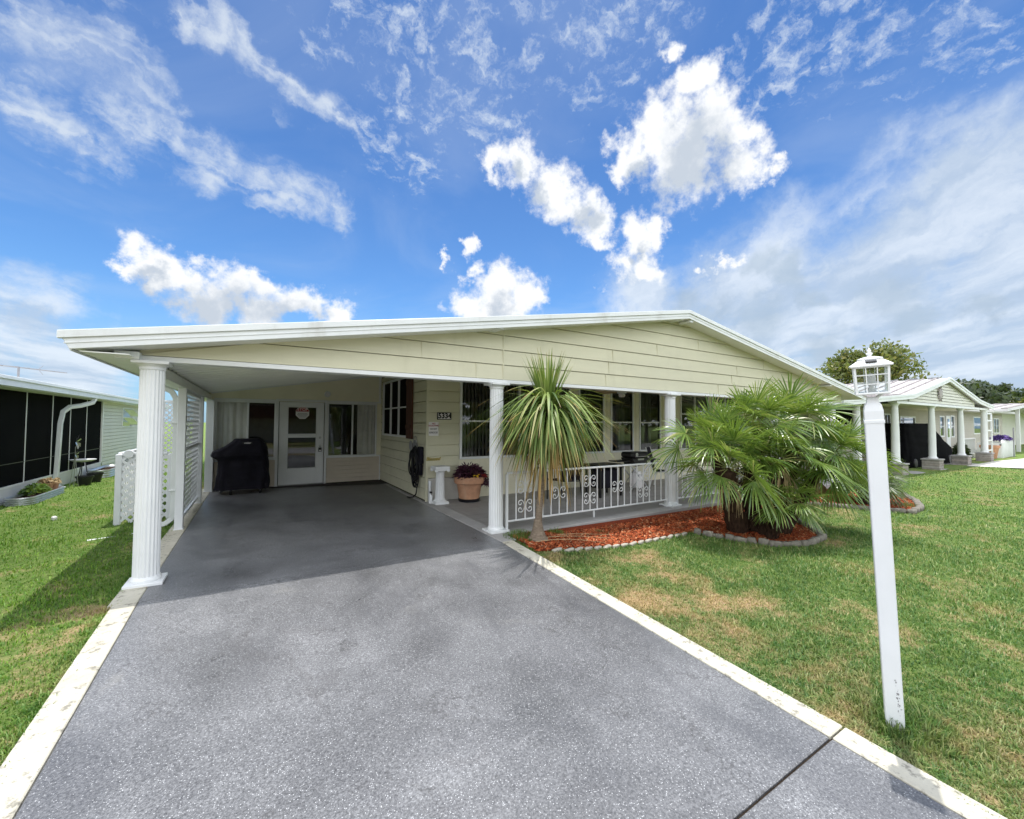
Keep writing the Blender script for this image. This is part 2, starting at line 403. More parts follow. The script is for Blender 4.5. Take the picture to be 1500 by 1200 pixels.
def slab(name,x0,x1,y0,y1,mat,top=0.0,th=.12,n=1,bev=0.006):
    b=MB()
    ya=list(np.linspace(y0,y1,n+1))
    poly=[(y,float(slab_z(y))+top) for y in ya]
    poly=poly+[(y,z-th) for y,z in poly[::-1]]
    b.prism(poly,lambda y,z:(x0,y,z),lambda y,z:(x1,y,z))
    return tag(b.build(name,mat,bevel=bev),kind='structure')
slab('driveway',-.855,2.84,-7,1.134,M['drive'])
slab('driveway',-.855,2.84,1.147,4.9,M['drive'])
slab('carport_floor',-.855,2.84,4.9,11.8,M['drive'],bev=0)
slab('driveway_border',-1.03,-.859,-7,1.134,M['curb'],.006)
slab('driveway_border',-1.03,-.859,1.145,4.9,M['curb'],.006)
slab('driveway_border',-1.06,-.859,4.905,12.2,M['curb'],.006)
slab('driveway_border',2.844,3.01,-7,1.134,M['curb'],.006)
slab('driveway_border',2.844,3.01,1.145,4.9,M['curb'],.006)
slab('driveway_border',2.844,3.08,4.905,8.14,M['concrete'],.005)
slab('driveway_border',2.844,2.945,8.14,11.8,M['concrete'],.005)
b=MB(); b.box(-1.03,1.12,-.26,3.01,1.165,-.204); tag(b.build('joint_filler',M['asphaltdark']),kind='structure')
b=MB(); b.box(3.083,5.30,-.2,14.3,8.15,0); tag(b.build('porch_floor',M['porch'],bevel=.006),kind='structure')
b=MB(); b.box(3.083,5.17,-.2,14.3,5.297,.004); tag(b.build('porch_edge',M['concrete'],bevel=.01),kind='structure')
# neighbour slabs
b=MB(); b.box(20.2,5.65,-.5,33.4,8,-.26); tag(b.build('neighbour_carport_floor',M['concrete'],bevel=.02),kind='structure')
b=MB(); b.add([(27.7,5.6,-.235),(29.2,3.6,-.26),(60,2.2,-.26),(60,3.4,-.255),(33.0,5.6,-.235)],[(0,1,2,3,4)]); tag(b.build('concrete_path',M['slab2']),kind='structure')
from mathutils.geometry import delaunay_2d_cdt
# mulch beds -------------------------------------------------------
BED1=[(3.1,5.16),(3.1,4.95),(3.1,4.42),(3.5,4.33),(4.6,4.27),(5.9,4.27),(6.1,4.1),(6.3,3.65),(6.55,3.3),(6.95,3.08),(7.5,3.12),(7.85,3.4),(8.15,3.75),(8.5,4.05),(8.9,4.5),(9.0,5.16)]
BED2=[(9.3,5.16),(9.9,4.55),(10.5,4.2),(10.9,3.65),(11.25,3.1),(12.0,3.15),(13.2,3.55),(14.3,4.1),(14.3,5.16)]
def inpoly(x,y,poly):
    c=np.zeros(np.shape(x),bool); n=len(poly)
    for k in range(n):
        (x0,y0),(x1,y1)=poly[k],poly[(k+1)%n]
        if y0==y1: continue
        c^=((y0>y)!=(y1>y))&(x<(x1-x0)*(y-y0)/(y1-y0)+x0)
    return c
def bed(name,poly):
    xx=[p[0] for p in poly]; yy=[p[1] for p in poly]
    gx_,gy_=np.meshgrid(np.arange(min(xx),max(xx),.13),np.arange(min(yy),max(yy),.13)); k=inpoly(gx_.ravel(),gy_.ravel(),poly)
    pts=[Vector(p) for p in poly]+[Vector((a,c)) for a,c in zip(gx_.ravel()[k],gy_.ravel()[k])]
    n0=len(poly); vs_,_,fs_,*_r=delaunay_2d_cdt(pts,[(i,(i+1)%n0) for i in range(n0)],[],1,1e-5)
    b=MB(); b.add([(v.x,v.y,float(gh(v.x,v.y))+.012) for v in vs_],fs_); o=b.build(name,M['mulch'],smooth=True)
    tag(o,kind='structure')
    xx=[p[0] for p in poly]; yy=[p[1] for p in poly]
    n=int((max(xx)-min(xx))*(max(yy)-min(yy))*4200)
    x=rng.uniform(min(xx),max(xx),n); y=rng.uniform(min(yy),max(yy),n); k=inpoly(x,y,poly); x=x[k];y=y[k]; n=len(x)
    z=gh(x,y)+.016+.028*rng.random(n)*(.6+.4*np.sin(x*9)*np.sin(y*8))
    a=rng.uniform(0,2*PI,n); L=rng.uniform(.012,.042,n); W=rng.uniform(.004,.011,n); tl=rng.uniform(-.5,.5,n)
    d=np.stack([np.cos(a)*np.cos(tl),np.sin(a)*np.cos(tl),np.sin(tl)],-1)*L[:,None]
    s=np.stack([-np.sin(a),np.cos(a),rng.uniform(-.4,.4,n)],-1)*W[:,None]
    c=np.stack([x,y,z],-1)
    V=np.stack([c-d-s,c+d-s*.7,c+d+s,c-d+s*.6],1).reshape(-1,3); F=np.arange(4*n).reshape(n,4)
    tag(mesh_np('mulch_chips',V,[F],M['chip']),kind='stuff',label='red shredded bark mulch covering the planting bed')
bed('mulch_bed',BED1); bed('mulch_bed',BED2)
# edging stones ----------------------------------------------------
def polyline(pts,step):
    out=[]; acc=0
    for (a,b_) in zip(pts[:-1],pts[1:]):
        L=math.dist(a,b_); t=acc
        while t<L:
            out.append((a[0]+(b_[0]-a[0])*t/L,a[1]+(b_[1]-a[1])*t/L,math.atan2(b_[1]-a[1],b_[0]-a[0]))); t+=step
        acc=t-L
    return out
def stone(name,x,y,a,l,w,h,mat,label,group,jit=.25):
    bm=bmesh.new(); bmesh.ops.create_cube(bm,size=1); bmesh.ops.subdivide_edges(bm,edges=bm.edges[:],cuts=2,use_grid_fill=True)
    for v in bm.verts:
        p=v.co; r=p.normalized()*.62
        v.co=p.lerp(r,.45)
        v.co+=Vector((random.uniform(-1,1),random.uniform(-1,1),random.uniform(-1,1)))*.07*jit*4
    for v in bm.verts: v.co=Vector((v.co.x*l,v.co.y*w,v.co.z*h))
    me=bpy.data.meshes.new(name); bm.to_mesh(me); bm.free(); me.materials.append(mat)
    me.polygons.foreach_set('use_smooth',[True]*len(me.polygons))
    o=link(name,me); o.location=(x,y,float(gh(x,y))+h*.34); o.rotation_euler=(random.uniform(-.1,.1),random.uniform(-.1,.1),a+random.uniform(-.12,.12))
    tag(o,label,'edging stone',group)
for x,y,a in polyline([(3.35,4.36),(3.5,4.30),(4.6,4.24),(5.85,4.23)],.16):
    stone('edging_stone',x,y,a+.3,.15,.05,.045,M['paver'],'pale edging block in the straight row between red mulch and lawn near the driveway','pale edging blocks of the mulch bed',.12)
for x,y,a in polyline([(6.0,4.18),(6.24,3.66),(6.5,3.26),(6.93,3.03),(7.55,3.07),(7.92,3.38),(8.2,3.7),(8.5,3.98)],.15):
    stone('edging_stone',x,y,a,random.uniform(.10,.19),.08,random.uniform(.07,.11),M['stone'],'rough grey edging stone curving around the foot of the fan palm','rough edging stones around the fan palm')
for x,y,a in polyline([(10.0,4.45),(10.5,4.13),(10.9,3.58),(11.25,3.05),(12.0,3.1),(13.2,3.5),(14.2,4.0)],.28):
    stone('edging_stone',x,y,a,.27,.12,.10,M['stone'],'low tan edging stone of the farther mulch bed behind the lamp post','edging stones of the far bed',.12)
# grass -------------------------------------------------------------
def grass(name,n,cx,label,xr,yr,excl,near=1.5,power=1.55,hs=1.0):
    # rejection: density falls with distance from the standing point
    M_=n*6
    r=np.exp(rng.uniform(np.log(near),np.log(cx),M_)); # log-uniform radius -> density ~1/r^2
    a=rng.uniform(-PI,PI,M_)
    x=r*np.cos(a); y=r*np.sin(a)
    k=(x>xr[0])&(x<xr[1])&(y>yr[0])&(y<yr[1])
    k&=~((x>-1.03)&(x<np.where(y<4.9,3.01,3.08))&(y<12))
    for e in excl: k&=~inpoly(x,y,e)
    x=x[k][:n]; y=y[k][:n]; n=len(x); r=np.hypot(x,y)
    # clumpiness
    sc=1+.10*r
    z=gh(x,y)-.004
    h=rng.uniform(.022,.055,n)*hs*np.minimum(1.4,.85+.05*r)*(1+.35*np.sin(x*3.1+np.sin(y*2.3)*2)*np.sin(y*2.7+1.3*np.sin(x*1.9)))
    w=rng.uniform(.0016,.0032,n)*sc
    a=rng.uniform(0,2*PI,n); ln=rng.uniform(.15,1.25,n)
    side=np.stack([np.cos(a),np.sin(a),0*a],-1)*w[:,None]
    fw=np.stack([-np.sin(a),np.cos(a),0*a],-1)
    b0=np.stack([x,y,z],-1)
    mid=b0+fw*(h*ln*.35)[:,None]; mid[:,2]+=h*.6
    tip=b0+fw*(h*ln*1.1)[:,None]; tip[:,2]+=h*(1.0-.28*ln)
    V=np.stack([b0-side,b0+side,mid+side*.8,mid-side*.8,tip],1).reshape(-1,3)
    o=np.arange(n)*5
    F4=np.stack([o,o+1,o+2,o+3],-1); F3=np.stack([o+3,o+2,o+4],-1)
    tag(mesh_np(name,V,[F4,F3],M['blade']),label,None,None,'stuff')
HOUSE=[(2.9,5.16),(14.4,5.16),(14.4,12),(2.9,12)]
NB=[(20,5.6),(33.5,5.6),(33.5,30),(20,30)]; PATH=[(27.7,5.6),(29.2,3.6),(60,2.2),(60,3.4),(33,5.6)]
NBL=[(-15,5),(-4.15,5),(-4.15,30),(-15,30)]
grass('lawn_grass',330000,30,'short green and tan mown lawn grass right of the driveway',(3.01,30),(-3,12),[BED1,BED2,HOUSE,NB,PATH],near=2.2,hs=.85)
grass('lawn_grass',170000,22,'bright green mown lawn grass left of the driveway',(-9,-1.03),(1.0,22),[NBL],near=1.9,hs=.78)
# taller tuft at foot of lamp post, fringe along the borders
def tuft(name,cx,cy,n,rad,h0,h1,label,cat,group=None,mat='blade',lean=.9):
    a=rng.uniform(0,2*PI,n); rr=rad*np.sqrt(rng.random(n)); x=cx+rr*np.cos(a); y=cy+rr*np.sin(a)
    z=gh(x,y)-.003; h=rng.uniform(h0,h1,n)*(1-.5*rr/rad); w=rng.uniform(.0022,.0042,n)
    b_=rng.uniform(0,2*PI,n); ln=rng.uniform(.1,lean,n)
    side=np.stack([np.cos(b_),np.sin(b_),0*b_],-1)*w[:,None]; fw=np.stack([-np.sin(b_),np.cos(b_),0*b_],-1)
    b0=np.stack([x,y,z],-1); mid=b0+fw*(h*ln*.35)[:,None]; mid[:,2]+=h*.6; tip=b0+fw*(h*ln)[:,None]; tip[:,2]+=h*(1-.25*ln)
    V=np.stack([b0-side,b0+side,mid+side*.8,mid-side*.8,tip],1).reshape(-1,3); o=np.arange(n)*5
    return tag(mesh_np(name,V,[np.stack([o,o+1,o+2,o+3],-1),np.stack([o+3,o+2,o+4],-1)],M[mat],origin=(cx,cy,float(gh(cx,cy)))),label,cat,group)
tuft('grass_tuft',3.42,.98,2600,.26,.05,.15,'tall grass tuft grown around the foot of the white lamp post','grass tuft')
tuft('weed_clump',3.25,5.02,900,.28,.04,.17,'dark green weeds sprouting beside the trunk of the drooping palm','weeds',mat='weed')
tuft('weed_clump',3.85,5.05,350,.14,.04,.16,'small weed sprouting right of the drooping palm trunk by the porch edge','weeds',mat='weed')
tuft('weed_clump',4.55,4.86,260,.13,.03,.09,'bright green weed patch growing in the red mulch','weeds',mat='weed',lean=1.6)
tuft('weed_clump',12.1,3.35,500,.3,.05,.18,'green weeds at the corner of the far mulch bed','weeds',mat='weed')
# fringe of blades over the border edges
def fringe(n,x0,sgn,y0,y1,label):
    y=rng.uniform(y0,y1,n); x=x0+sgn*(rng.random(n)**2*.12-.035*(np.sin(y*5.3)+np.sin(y*13.1)>.6)); z=gh(x,y)-.003
    x=x+.012*np.sin(y*9)+.01*np.sin(y*23)
    h=rng.uniform(.02,.05,n); w=rng.uniform(.002,.004,n); b_=rng.uniform(0,2*PI,n); ln=rng.uniform(.3,1.5,n)
    side=np.stack([np.cos(b_),np.sin(b_),0*b_],-1)*w[:,None]; fw=np.stack([-np.sin(b_),np.cos(b_),0*b_],-1)
    b0=np.stack([x,y,z],-1); mid=b0+fw*(h*ln*.35)[:,None]; mid[:,2]+=h*.6; tip=b0+fw*(h*ln)[:,None]; tip[:,2]+=h*(1-.25*ln)
    V=np.stack([b0-side,b0+side,mid+side*.8,mid-side*.8,tip],1).reshape(-1,3); o=np.arange(n)*5
    tag(mesh_np('lawn_fringe',V,[np.stack([o,o+1,o+2,o+3],-1),np.stack([o+3,o+2,o+4],-1)],M['blade']),label,None,None,'stuff')
fringe(9000,3.0,1,-1,4.3,'grass blades creeping over the right driveway border')
fringe(9000,-1.02,-1,1.0,12,'grass blades creeping over the left driveway border')
# ------------------------------------------------------------------ wall tools
def FY(y0): return lambda u,d,z:(u,y0-d,z)       # faces -Y
def FXm(x0): return lambda u,d,z:(x0-d,u,z)      # faces -X
def FXp(x0): return lambda u,d,z:(x0+d,u,z)      # faces +X
def pbox(mb,P,u0,u1,d0,d1,z0,z1):
    vs=[P(u,d,z) for z in (z0,z1) for d in (d0,d1) for u in (u0,u1)]
    return mb.add(vs,[(0,2,3,1),(4,5,7,6),(0,1,5,4),(2,6,7,3),(0,4,6,2),(1,3,7,5)])
def cells(mb,P,u0,u1,z0,z1,openings,reveal=.1,d=0):
    us=sorted(set([u0,u1]+[c for o in openings for c in o[:2]])); zs=sorted(set([z0,z1]+[c for o in openings for c in o[2:]]))
    us=[u for u in us if u0<=u<=u1]; zs=[z for z in zs if z0<=z<=z1]
    for a,b in zip(us[:-1],us[1:]):
        for c,e in zip(zs[:-1],zs[1:]):
            m=((a+b)/2,(c+e)/2)
            if any(o[0]<m[0]<o[1] and o[2]<m[1]<o[3] for o in openings): continue
            mb.add([P(a,d,c),P(b,d,c),P(b,d,e),P(a,d,e)],[(0,1,2,3)])
    for (a,b,c,e) in openings:
        for q in ([(a,c),(a,e)],[(b,c),(b,e)],[(a,c),(b,c)],[(a,e),(b,e)]):
            mb.add([P(q[0][0],d,q[0][1]),P(q[1][0],d,q[1][1]),P(q[1][0],d-reveal,q[1][1]),P(q[0][0],d-reveal,q[0][1])],[(0,1,2,3)])
def siding(mb,P,u0,u1,z0,z1,h,openings=(),lap=.013,top=None,joints=0,gap=.012):
    """lapped boards: bottom edge stands out by lap; top(z)->(ul,ur) trims the ends of each row"""
    z=z0
    while z<z1-1e-4:
        zt=min(z+h,z1)
        cuts=sorted(set([z,zt]+[c for o in openings for c in o[2:] if z<c<zt]))
        for a,b in zip(cuts[:-1],cuts[1:]):
            a0=a
            if a<z+1e-6 and gap:
                a=z+gap; mgap=True
            else: mgap=False
            da=lap*(1-(a-z)/h)+.001; db=lap*(1-(b-z)/h)+.001
            m=(a+b)/2
            segs=[(u0,u1)]
            for o in openings:
                if o[2]<m<o[3]:
                    ns=[]
                    for s in segs:
                        if o[1]<=s[0] or o[0]>=s[1]: ns.append(s); continue
                        if o[0]>s[0]: ns.append((s[0],o[0]))
                        if o[1]<s[1]: ns.append((o[1],s[1]))
                    segs=ns
            for (l,r) in segs:
                la,ra,lb,rb=l,r,l,r
                if top:
                    ta,tb=top(a),top(b)
                    la,ra=max(l,ta[0]),min(r,ta[1]); lb,rb=max(l,tb[0]),min(r,tb[1])
                    if rb<lb: lb=rb=(lb+rb)/2
                    if ra-la<.02: continue
                mb.add([P(la,da,a),P(ra,da,a),P(rb,db,b),P(lb,db,b),P(la,-.02,a),P(ra,-.02,a)],[(0,1,2,3),(0,4,5,1)])
                if mgap: mb.add([P(la,-.02,a),P(ra,-.02,a),P(ra,-.02,a0),P(la,-.02,a0),P(ra,.001,a0),P(la,.001,a0)],[(0,1,2,3),(2,4,5,3)])
                if joints:
                    u=l+random.uniform(.3,joints)
                    while u<r-.2:
                        if (not top) or (max(la,lb)+.05<u<min(ra,rb)-.05):
                            pbox(mb,P,u-.006,u+.006,0,da+.003,a+.002,b-.002) if b-a>h*.9 else None
                        u+=random.uniform(joints*.7,joints*1.3)
        z=zt
def window(parent,P,u0,u1,z0,z1,mull=(),rails=(),fw=.045,curt=None,blinds=None,glass='glass',name='window',fmat='white',dep=.025,label=None):
    b=MB()
    pbox(b,P,u0-fw,u0,-.05,dep,z0-fw,z1+fw); pbox(b,P,u1,u1+fw,-.05,dep,z0-fw,z1+fw)
    pbox(b,P,u0,u1,-.05,dep,z1,z1+fw); pbox(b,P,u0,u1,-.05,dep,z0-fw,z0)
    for m in mull: pbox(b,P,m-fw*.45,m+fw*.45,-.045,dep-.004,z0,z1)
    es=[u0]+sorted([m for m in mull])+[u1]
    for r in rails:
        for a,c in zip(es[:-1],es[1:]):
            a2=a+(fw*.45 if a!=u0 else 0); c2=c-(fw*.45 if c!=u1 else 0)
            pbox(b,P,a2,c2,-.045,dep-.008,r-.018,r+.018)
    w=b.build(name,M[fmat],parent,bevel=.004)
    if label: w['label']=label
    g=MB(); g.add([P(u0,-.02,z0),P(u1,-.02,z0),P(u1,-.02,z1),P(u0,-.02,z1)],[(0,1,2,3)]); g.build('pane',M[glass],w)
    if curt:
        for (a,c) in curt:
            n=int((c-a)/.02)+2; cb=MB(); ph=random.random()*6
            vs=[];fs=[]
            for k in range(n):
                u=a+(c-a)*k/(n-1); d=-.075+.022*math.sin(u*52+ph+1.3*math.sin(u*9))+.012*math.sin(u*23)
                vs+= [P(u,d,z0-.03),P(u,d*.8-.01,z1+.02)]
            for k in range(n-1): fs.append((2*k,2*k+2,2*k+3,2*k+1))
            cb.add(vs,fs); cb.build('curtain',M['curtain'],w,smooth=True)
    if blinds:
        (a,c,st)=blinds; bb=MB(); u=a
        while u<c:
            e=.035
            bb.add([P(u-.008,-.12-e,z0),P(u+.008,-.12+e,z0),P(u+.008,-.12+e,z1),P(u-.008,-.12-e,z1)],[(0,1,2,3)]); u+=st
        o=bb.build('blinds',M['blind'],w)
    return w
def fluted_column(parent,x,y,z0,z1,r=.107,nm='column',flutes=20):
    b=MB(); h=z1-z0
    prof=[(r,z0+.07,.008),(r*1.0,z0+.1,.008),(r*.93,z1-.09,.008),(r*.93,z1-.075,.008)]
    b.lathe(prof,(x,y,0),flutes*6,nfl=flutes)
    c=b.build(nm,M['white'],parent,autos=.9)
    b=MB(); b.box(x-.15,y-.15,z0,x+.15,y+.15,z0+.03); b.lathe([(r*1.14,z0+.03),(r*1.15,z0+.05),(r*1.04,z0+.075)],(x,y,0),40)
    b.build('base',M['white'],c,bevel=.003)
    b=MB(); b.lathe([(r*.95,z1-.085),(r*1.02,z1-.08),(r*.98,z1-.07),(r*1.02,z1-.055),(r*1.28,z1-.03)],(x,y,0),40)
    b.box(x-.145,y-.145,z1-.03,x+.145,y+.145,z1)
    b.build('capital',M['white'],c,bevel=.003)
    return c
def lattice(mb,P,u0,u1,z0,z1,sp=.1,w=.032,t=.006):
    """diagonal lath in two layers, clipped to the rectangle"""
    for layer,sg in ((0,1),(1,-1)):
        d0=layer*t*1.05; 
        L=(u1-u0)+(z1-z0); k=-L
        while k<L:
            # line: z - z0 = sg*(u-u0) + k
            pts=[]
            def zz(u): return z0+sg*(u-u0)+k
            ua,ub=u0,u1
            if sg>0: ua=max(ua,u0-k); ub=min(ub,u0+(z1-z0)-k)
            else: ua=max(ua,u0+k-(z1-z0)); ub=min(ub,u0+k)
            if ub-ua>.03:
                a=Vector(P(ua,d0,zz(ua))); b=Vector(P(ub,d0,zz(ub)))
                n=(Vector(P(0,1,0))-Vector(P(0,0,0)))
                s=(b-a).normalized().cross(n)*(w/2)
                c=(a+b)/2; mb.obox(c+n*t/2,(b-a)/2,s,n*t/2)
            k+=sp*1.414
# ------------------------------------------------------------------ the house
XL,XP,XR=-1.45,7.12,15.2; ZL,ZP,ZR=2.37,3.80,2.50
def rt(x): return ZL+(ZP-ZL)*(x-XL)/(XP-XL) if x<XP else ZP+(ZR-ZP)*(x-XP)/(XR-XP)
H=empty('house',(7,8,0),'pale yellow single storey house with a long low white roof, carport and columned porch','house')
YF=5.12; YB=22
b=MB(); prof=[(XL+.03,rt(XL+.03)),(XP,ZP),(XR,ZR),(XR,ZR-.15),(XP,ZP-.15),(XL+.06,rt(XL+.06)-.155)]
b.prism(prof,lambda x,z:(x,YF,z),lambda x,z:(x,YB,z)); ROOF=b.build('roof',M['roof'],H)
def band(zu,zl,y0,y1,x0,x1,x0b=None):
    m=MB(); x0b=x0 if x0b is None else x0b
    p=[(x0,rt(x0)-zu),(XP,ZP-zu),(x1,rt(x1)-zu),(x1,rt(x1)-zl),(XP,ZP-zl),(x0b,rt(x0b)-zl)]
    m.prism(p,lambda x,z:(x,y0,z),lambda x,z:(x,y1,z)); return m
m=band(-.006,.062,5.075,5.119,XL-.03,XR+.02); m2=band(.062,.16,5.095,5.119,XL+.0,XR,XL+.045); m.add(m2.v,m2.f)
m3=band(.098,.112,5.088,5.095,XL+.01,XR); m.add(m3.v,m3.f)
m.build('fascia',M['whitemetal'],ROOF,bevel=.003)
g=MB(); gp=[(XL-.03,2.378),(XL+.03,2.378),(XL+.055,2.215),(XL+.045,2.205),(XL+.0,2.30),(XL-.03,2.315)]
g.prism(gp,lambda x,z:(x,5.12,z),lambda x,z:(x,YB,z)); g.build('gutter',M['whitemetal'],ROOF)
# ribbed ceiling under the roof
b=MB(); ysq=[]; y=5.56
while y<20:
    ysq+=[(y,0),(y+.235,0),(y+.245,-.035),(y+.29,-.035)]; y+=.30
vs=[];fs=[]
cx=[-.95,XP,14.4]
for (y,dz) in ysq:
    for x in cx: vs.append((x,y,rt(x)-.185+dz))
for k in range(len(ysq)-1):
    for j in range(2): fs.append((3*k+j,3*k+j+1,3*k+j+4,3*k+j+3))
b.add(vs,fs); b.build('ceiling',M['soffit'],H)
# gable
GB=2.235
def gtop(z):
    zz=z+.15
    return (XL+(zz-ZL)/(ZP-ZL)*(XP-XL), XP+(zz-ZP)/(ZR-ZP)*(XR-XP))
b=MB(); siding(b,FY(5.40),-1.0,14.45,GB,3.66,.222,lap=.015,gap=.008,top=gtop,joints=3.2)
pbox(b,FY(5.40),3.12,3.135,0,.02,GB,rt(3.12)-.16)
b.add([(-1.0,5.42,GB-.01),(14.45,5.42,GB-.01),(14.45,5.42,rt(14.45)-.14),(XP,5.42,ZP-.14),(-1.0,5.42,rt(-1)-.14)],[(0,1,2,3,4)])
G=b.build('gable',M['cream'],H)
b=MB(); b.box(-1.04,5.375,2.185,14.48,5.56,2.237); b.build('beam',M['white'],H,bevel=.004)
for x in (3.0,7.0,7.3,13.2):
    b=MB(); b.box(x-.12,5.12,rt(x)-.185,x-.03,5.40,rt(x)-.148); b.build('lookout',M['whitemetal'],ROOF)
b=MB(); b.box(-1.02,5.56,2.08,-.90,11.79,2.20); b.build('side_beam',M['soffit'],H,bevel=.005)
b=MB(); b.box(-1.35,5.13,2.205,-1.02,22,2.213); b.build('soffit',M['soffit'],ROOF)
# bracket next to the corner column
b=MB(); b.box(-1.16,5.30,2.19,-.98,5.42,2.26); b.tube([(-1.10,5.295,2.225),(-1.10,5.30,2.225)],.012,8); b.build('bracket',M['whitemetal'],H,bevel=.006)
for x in (-.90,3.05,6.98,10.95,13.95): fluted_column(H,x,5.45,.0,2.186)
for (x,y,w) in ((-.945,7.85,.05),(-.945,10.15,.055),(-.90,11.70,.075)):
    b=MB(); b.box(x-w,y-w,0.0,x+w,y+w,2.082); b.box(x-w-.008,y-w-.008,0,x+w+.008,y+w+.008,.02); b.build('post',M['post'],H,bevel=.005)
b=MB(); lattice(b,FXp(-.96),7.91,10.08,.16,2.06,sp=.11,w=.034,t=.004)
L=b.build('lattice_panel',M['post'],H)
b=MB()
for z in (.12,1.16,2.05): pbox(b,FXp(-.965),7.90,10.095,-.012,.03,z-.02,z+.02)
b.build('rail',M['post'],L)
# downspout
def rtube(mb,pts,wx,wy):
    mb.tube(pts,wx,4)
b=MB(); b.tube([(-1.40,8.35,2.21),(-1.36,8.35,2.16),(-1.25,8.35,2.11),(-1.14,8.35,2.05),(-1.09,8.35,1.95),(-1.08,8.35,1.5),(-1.08,8.35,.6),(-1.08,8.35,.16),(-1.10,8.35,.07),(-1.17,8.33,.01),(-1.35,8.3,-.03)],.052,4)
for z in (1.55,.5): b.box(-1.135,8.29,z,-1.0,8.41,z+.03)
b.build('downspout',M['whitemetal'],H,bevel=.006)
# ---- walls
YW=8.15
wins=[(3.72,6.62,.87,2.62),(6.97,7.76,.87,2.62),(8.08,8.85,.87,2.62),(9.17,9.97,.87,2.62),(10.95,12.25,.87,2.45),(12.5,13.9,.87,2.45)]
b=MB(); cells(b,FY(YW),3.66,14.4,.0,3.0,wins); 
b.add([(3.66,YW+.002,3.0),(14.4,YW+.002,3.0),(14.4,YW+.002,rt(14.4)-.2),(XP,YW+.002,ZP-.2),(3.66,YW+.002,rt(3.66)-.2)],[(0,1,2,3,4)])
b.build('wall',M['olive'],H)
b=MB(); siding(b,FY(YW),2.95,3.655,.46,3.05,.222,lap=.022,gap=.015)
b.build('siding',M['cream'],H)
b=MB(); pbox(b,FY(YW),2.953,3.655,-.02,.003,0,.458); b.build('skirting',M['skirt'],H)
sidew=(9.46,11.55,1.29,2.62)
b=MB(); siding(b,FXm(2.95),YW,11.8,.02,2.8,.222,[sidew],lap=.016,gap=.014)
for q in ([(9.46,1.29),(9.46,2.62)],[(9.46,1.29),(11.55,1.29)]):
    P=FXm(2.95); b.add([P(q[0][0],0,q[0][1]),P(q[1][0],0,q[1][1]),P(q[1][0],-.1,q[1][1]),P(q[0][0],-.1,q[0][1])],[(0,1,2,3)])
b.build('siding',M['cream'],H)
b=MB(); b.box(2.930,YW-.024,.0,2.975,YW+.02,2.9); b.build('corner_trim',M['cream'],H,bevel=.003)
# rear carport wall
YR=11.8
rw=[(-.78,.37,.72,2.04),(1.60,2.78,.72,2.06),(.46,1.50,-.02,2.09)]
b=MB(); cells(b,FY(YR),-.95,2.95,.66,2.10,rw); b.add([(-.95,YR,2.10),(2.95,YR,2.10),(2.95,YR,rt(2.95)-.19),(-.95,YR,rt(-.95)-.19)],[(0,1,2,3)])
b.build('wall',M['olive'],H)
b=MB(); siding(b,FY(YR-.004),-.82,.40,.015,.655,.107,lap=.018,gap=.009); b.build('siding',M['tansid'],H)
b=MB(); siding(b,FY(YR-.004),1.56,2.945,.015,.655,.107,lap=.018,gap=.009); b.build('siding',M['tansid'],H)
for q in ((-.84,.405,.0,.03,.655,.695),(1.555,2.93,.0,.03,.655,.695),(-.84,.405,.002,.03,2.085,2.13),(1.555,2.93,.002,.03,2.105,2.145),(2.90,2.93,.002,.022,.0,.655),(2.87,2.93,.002,.026,2.145,rt(2.87)-.21),(-.88,.40,.0,.02,-.01,.014)):
    b=MB(); pbox(b,FY(YR),*q); b.build('trim',M['white'],H,bevel=.003)
b=MB()
# sloping trim under the ceiling
P=FY(YR)
b.add([P(-.9,.03,rt(-.9)-.235),P(2.93,.03,rt(2.93)-.235),P(2.93,.03,rt(2.93)-.2),P(-.9,.03,rt(-.9)-.2),P(-.9,.0,rt(-.9)-.235),P(2.93,.0,rt(2.93)-.235)],[(0,1,2,3),(0,4,5,1)])
b.build('trim',M['white'],H)
window(H,FY(YR),-.78,.37,.72,2.04,mull=[-.18],curt=[(-.78,-.2)],fw=.045)
window(H,FY(YR),1.60,2.78,.72,2.06,mull=[2.19],curt=[(2.33,2.78)],fw=.045)
window(H,FXm(2.95),9.46,11.55,1.29,2.62,mull=[10.15,10.85],rails=[1.95],fw=.05,curt=[(11.0,11.5)])
b=MB(); pbox(b,FXm(2.95),8.99,9.39,.018,.05,1.23,2.72)
for k in range(5): pbox(b,FXm(2.95),8.992+.08*k,9.064+.08*k,.05,.056,1.235,2.715)
for z in (1.45,2.45): pbox(b,FXm(2.95),9.01,9.37,.056,.078,z,z+.09)
b.build('shutter',M['brown'],H,bevel=.003)
# front porch windows
w=window(H,FY(YW),3.72,6.62,.87,2.62,mull=[5.17],rails=[1.63],fw=.05,blinds=(3.76,6.6,.088))
window(H,FY(YW),6.97,7.76,.87,2.62,rails=[1.63],curt=[(7.0,7.3)],glass='tint')
window(H,FY(YW),8.08,8.85,.87,2.62,rails=[1.63],curt=[(8.28,8.62)],glass='tint')
window(H,FY(YW),9.17,9.97,.87,2.62,rails=[1.63],curt=[(9.3,9.7)],glass='tint')
window(H,FY(YW),10.95,12.25,.87,2.45,mull=[11.6],rails=[1.9])
window(H,FY(YW),12.5,13.9,.87,2.45,mull=[13.2],rails=[1.9])
for u in (6.78,7.92,9.01,10.12,10.55):
    b=MB(); pbox(b,FY(YW),u-.025,u+.025,.0,.012,.82,2.7); b.build('batten',M['olive'],H,bevel=.002)
b=MB(); pbox(b,FY(YW),3.66,14.4,.003,.016,.0,.12); b.build('baseboard',M['olive'],H,bevel=.002)
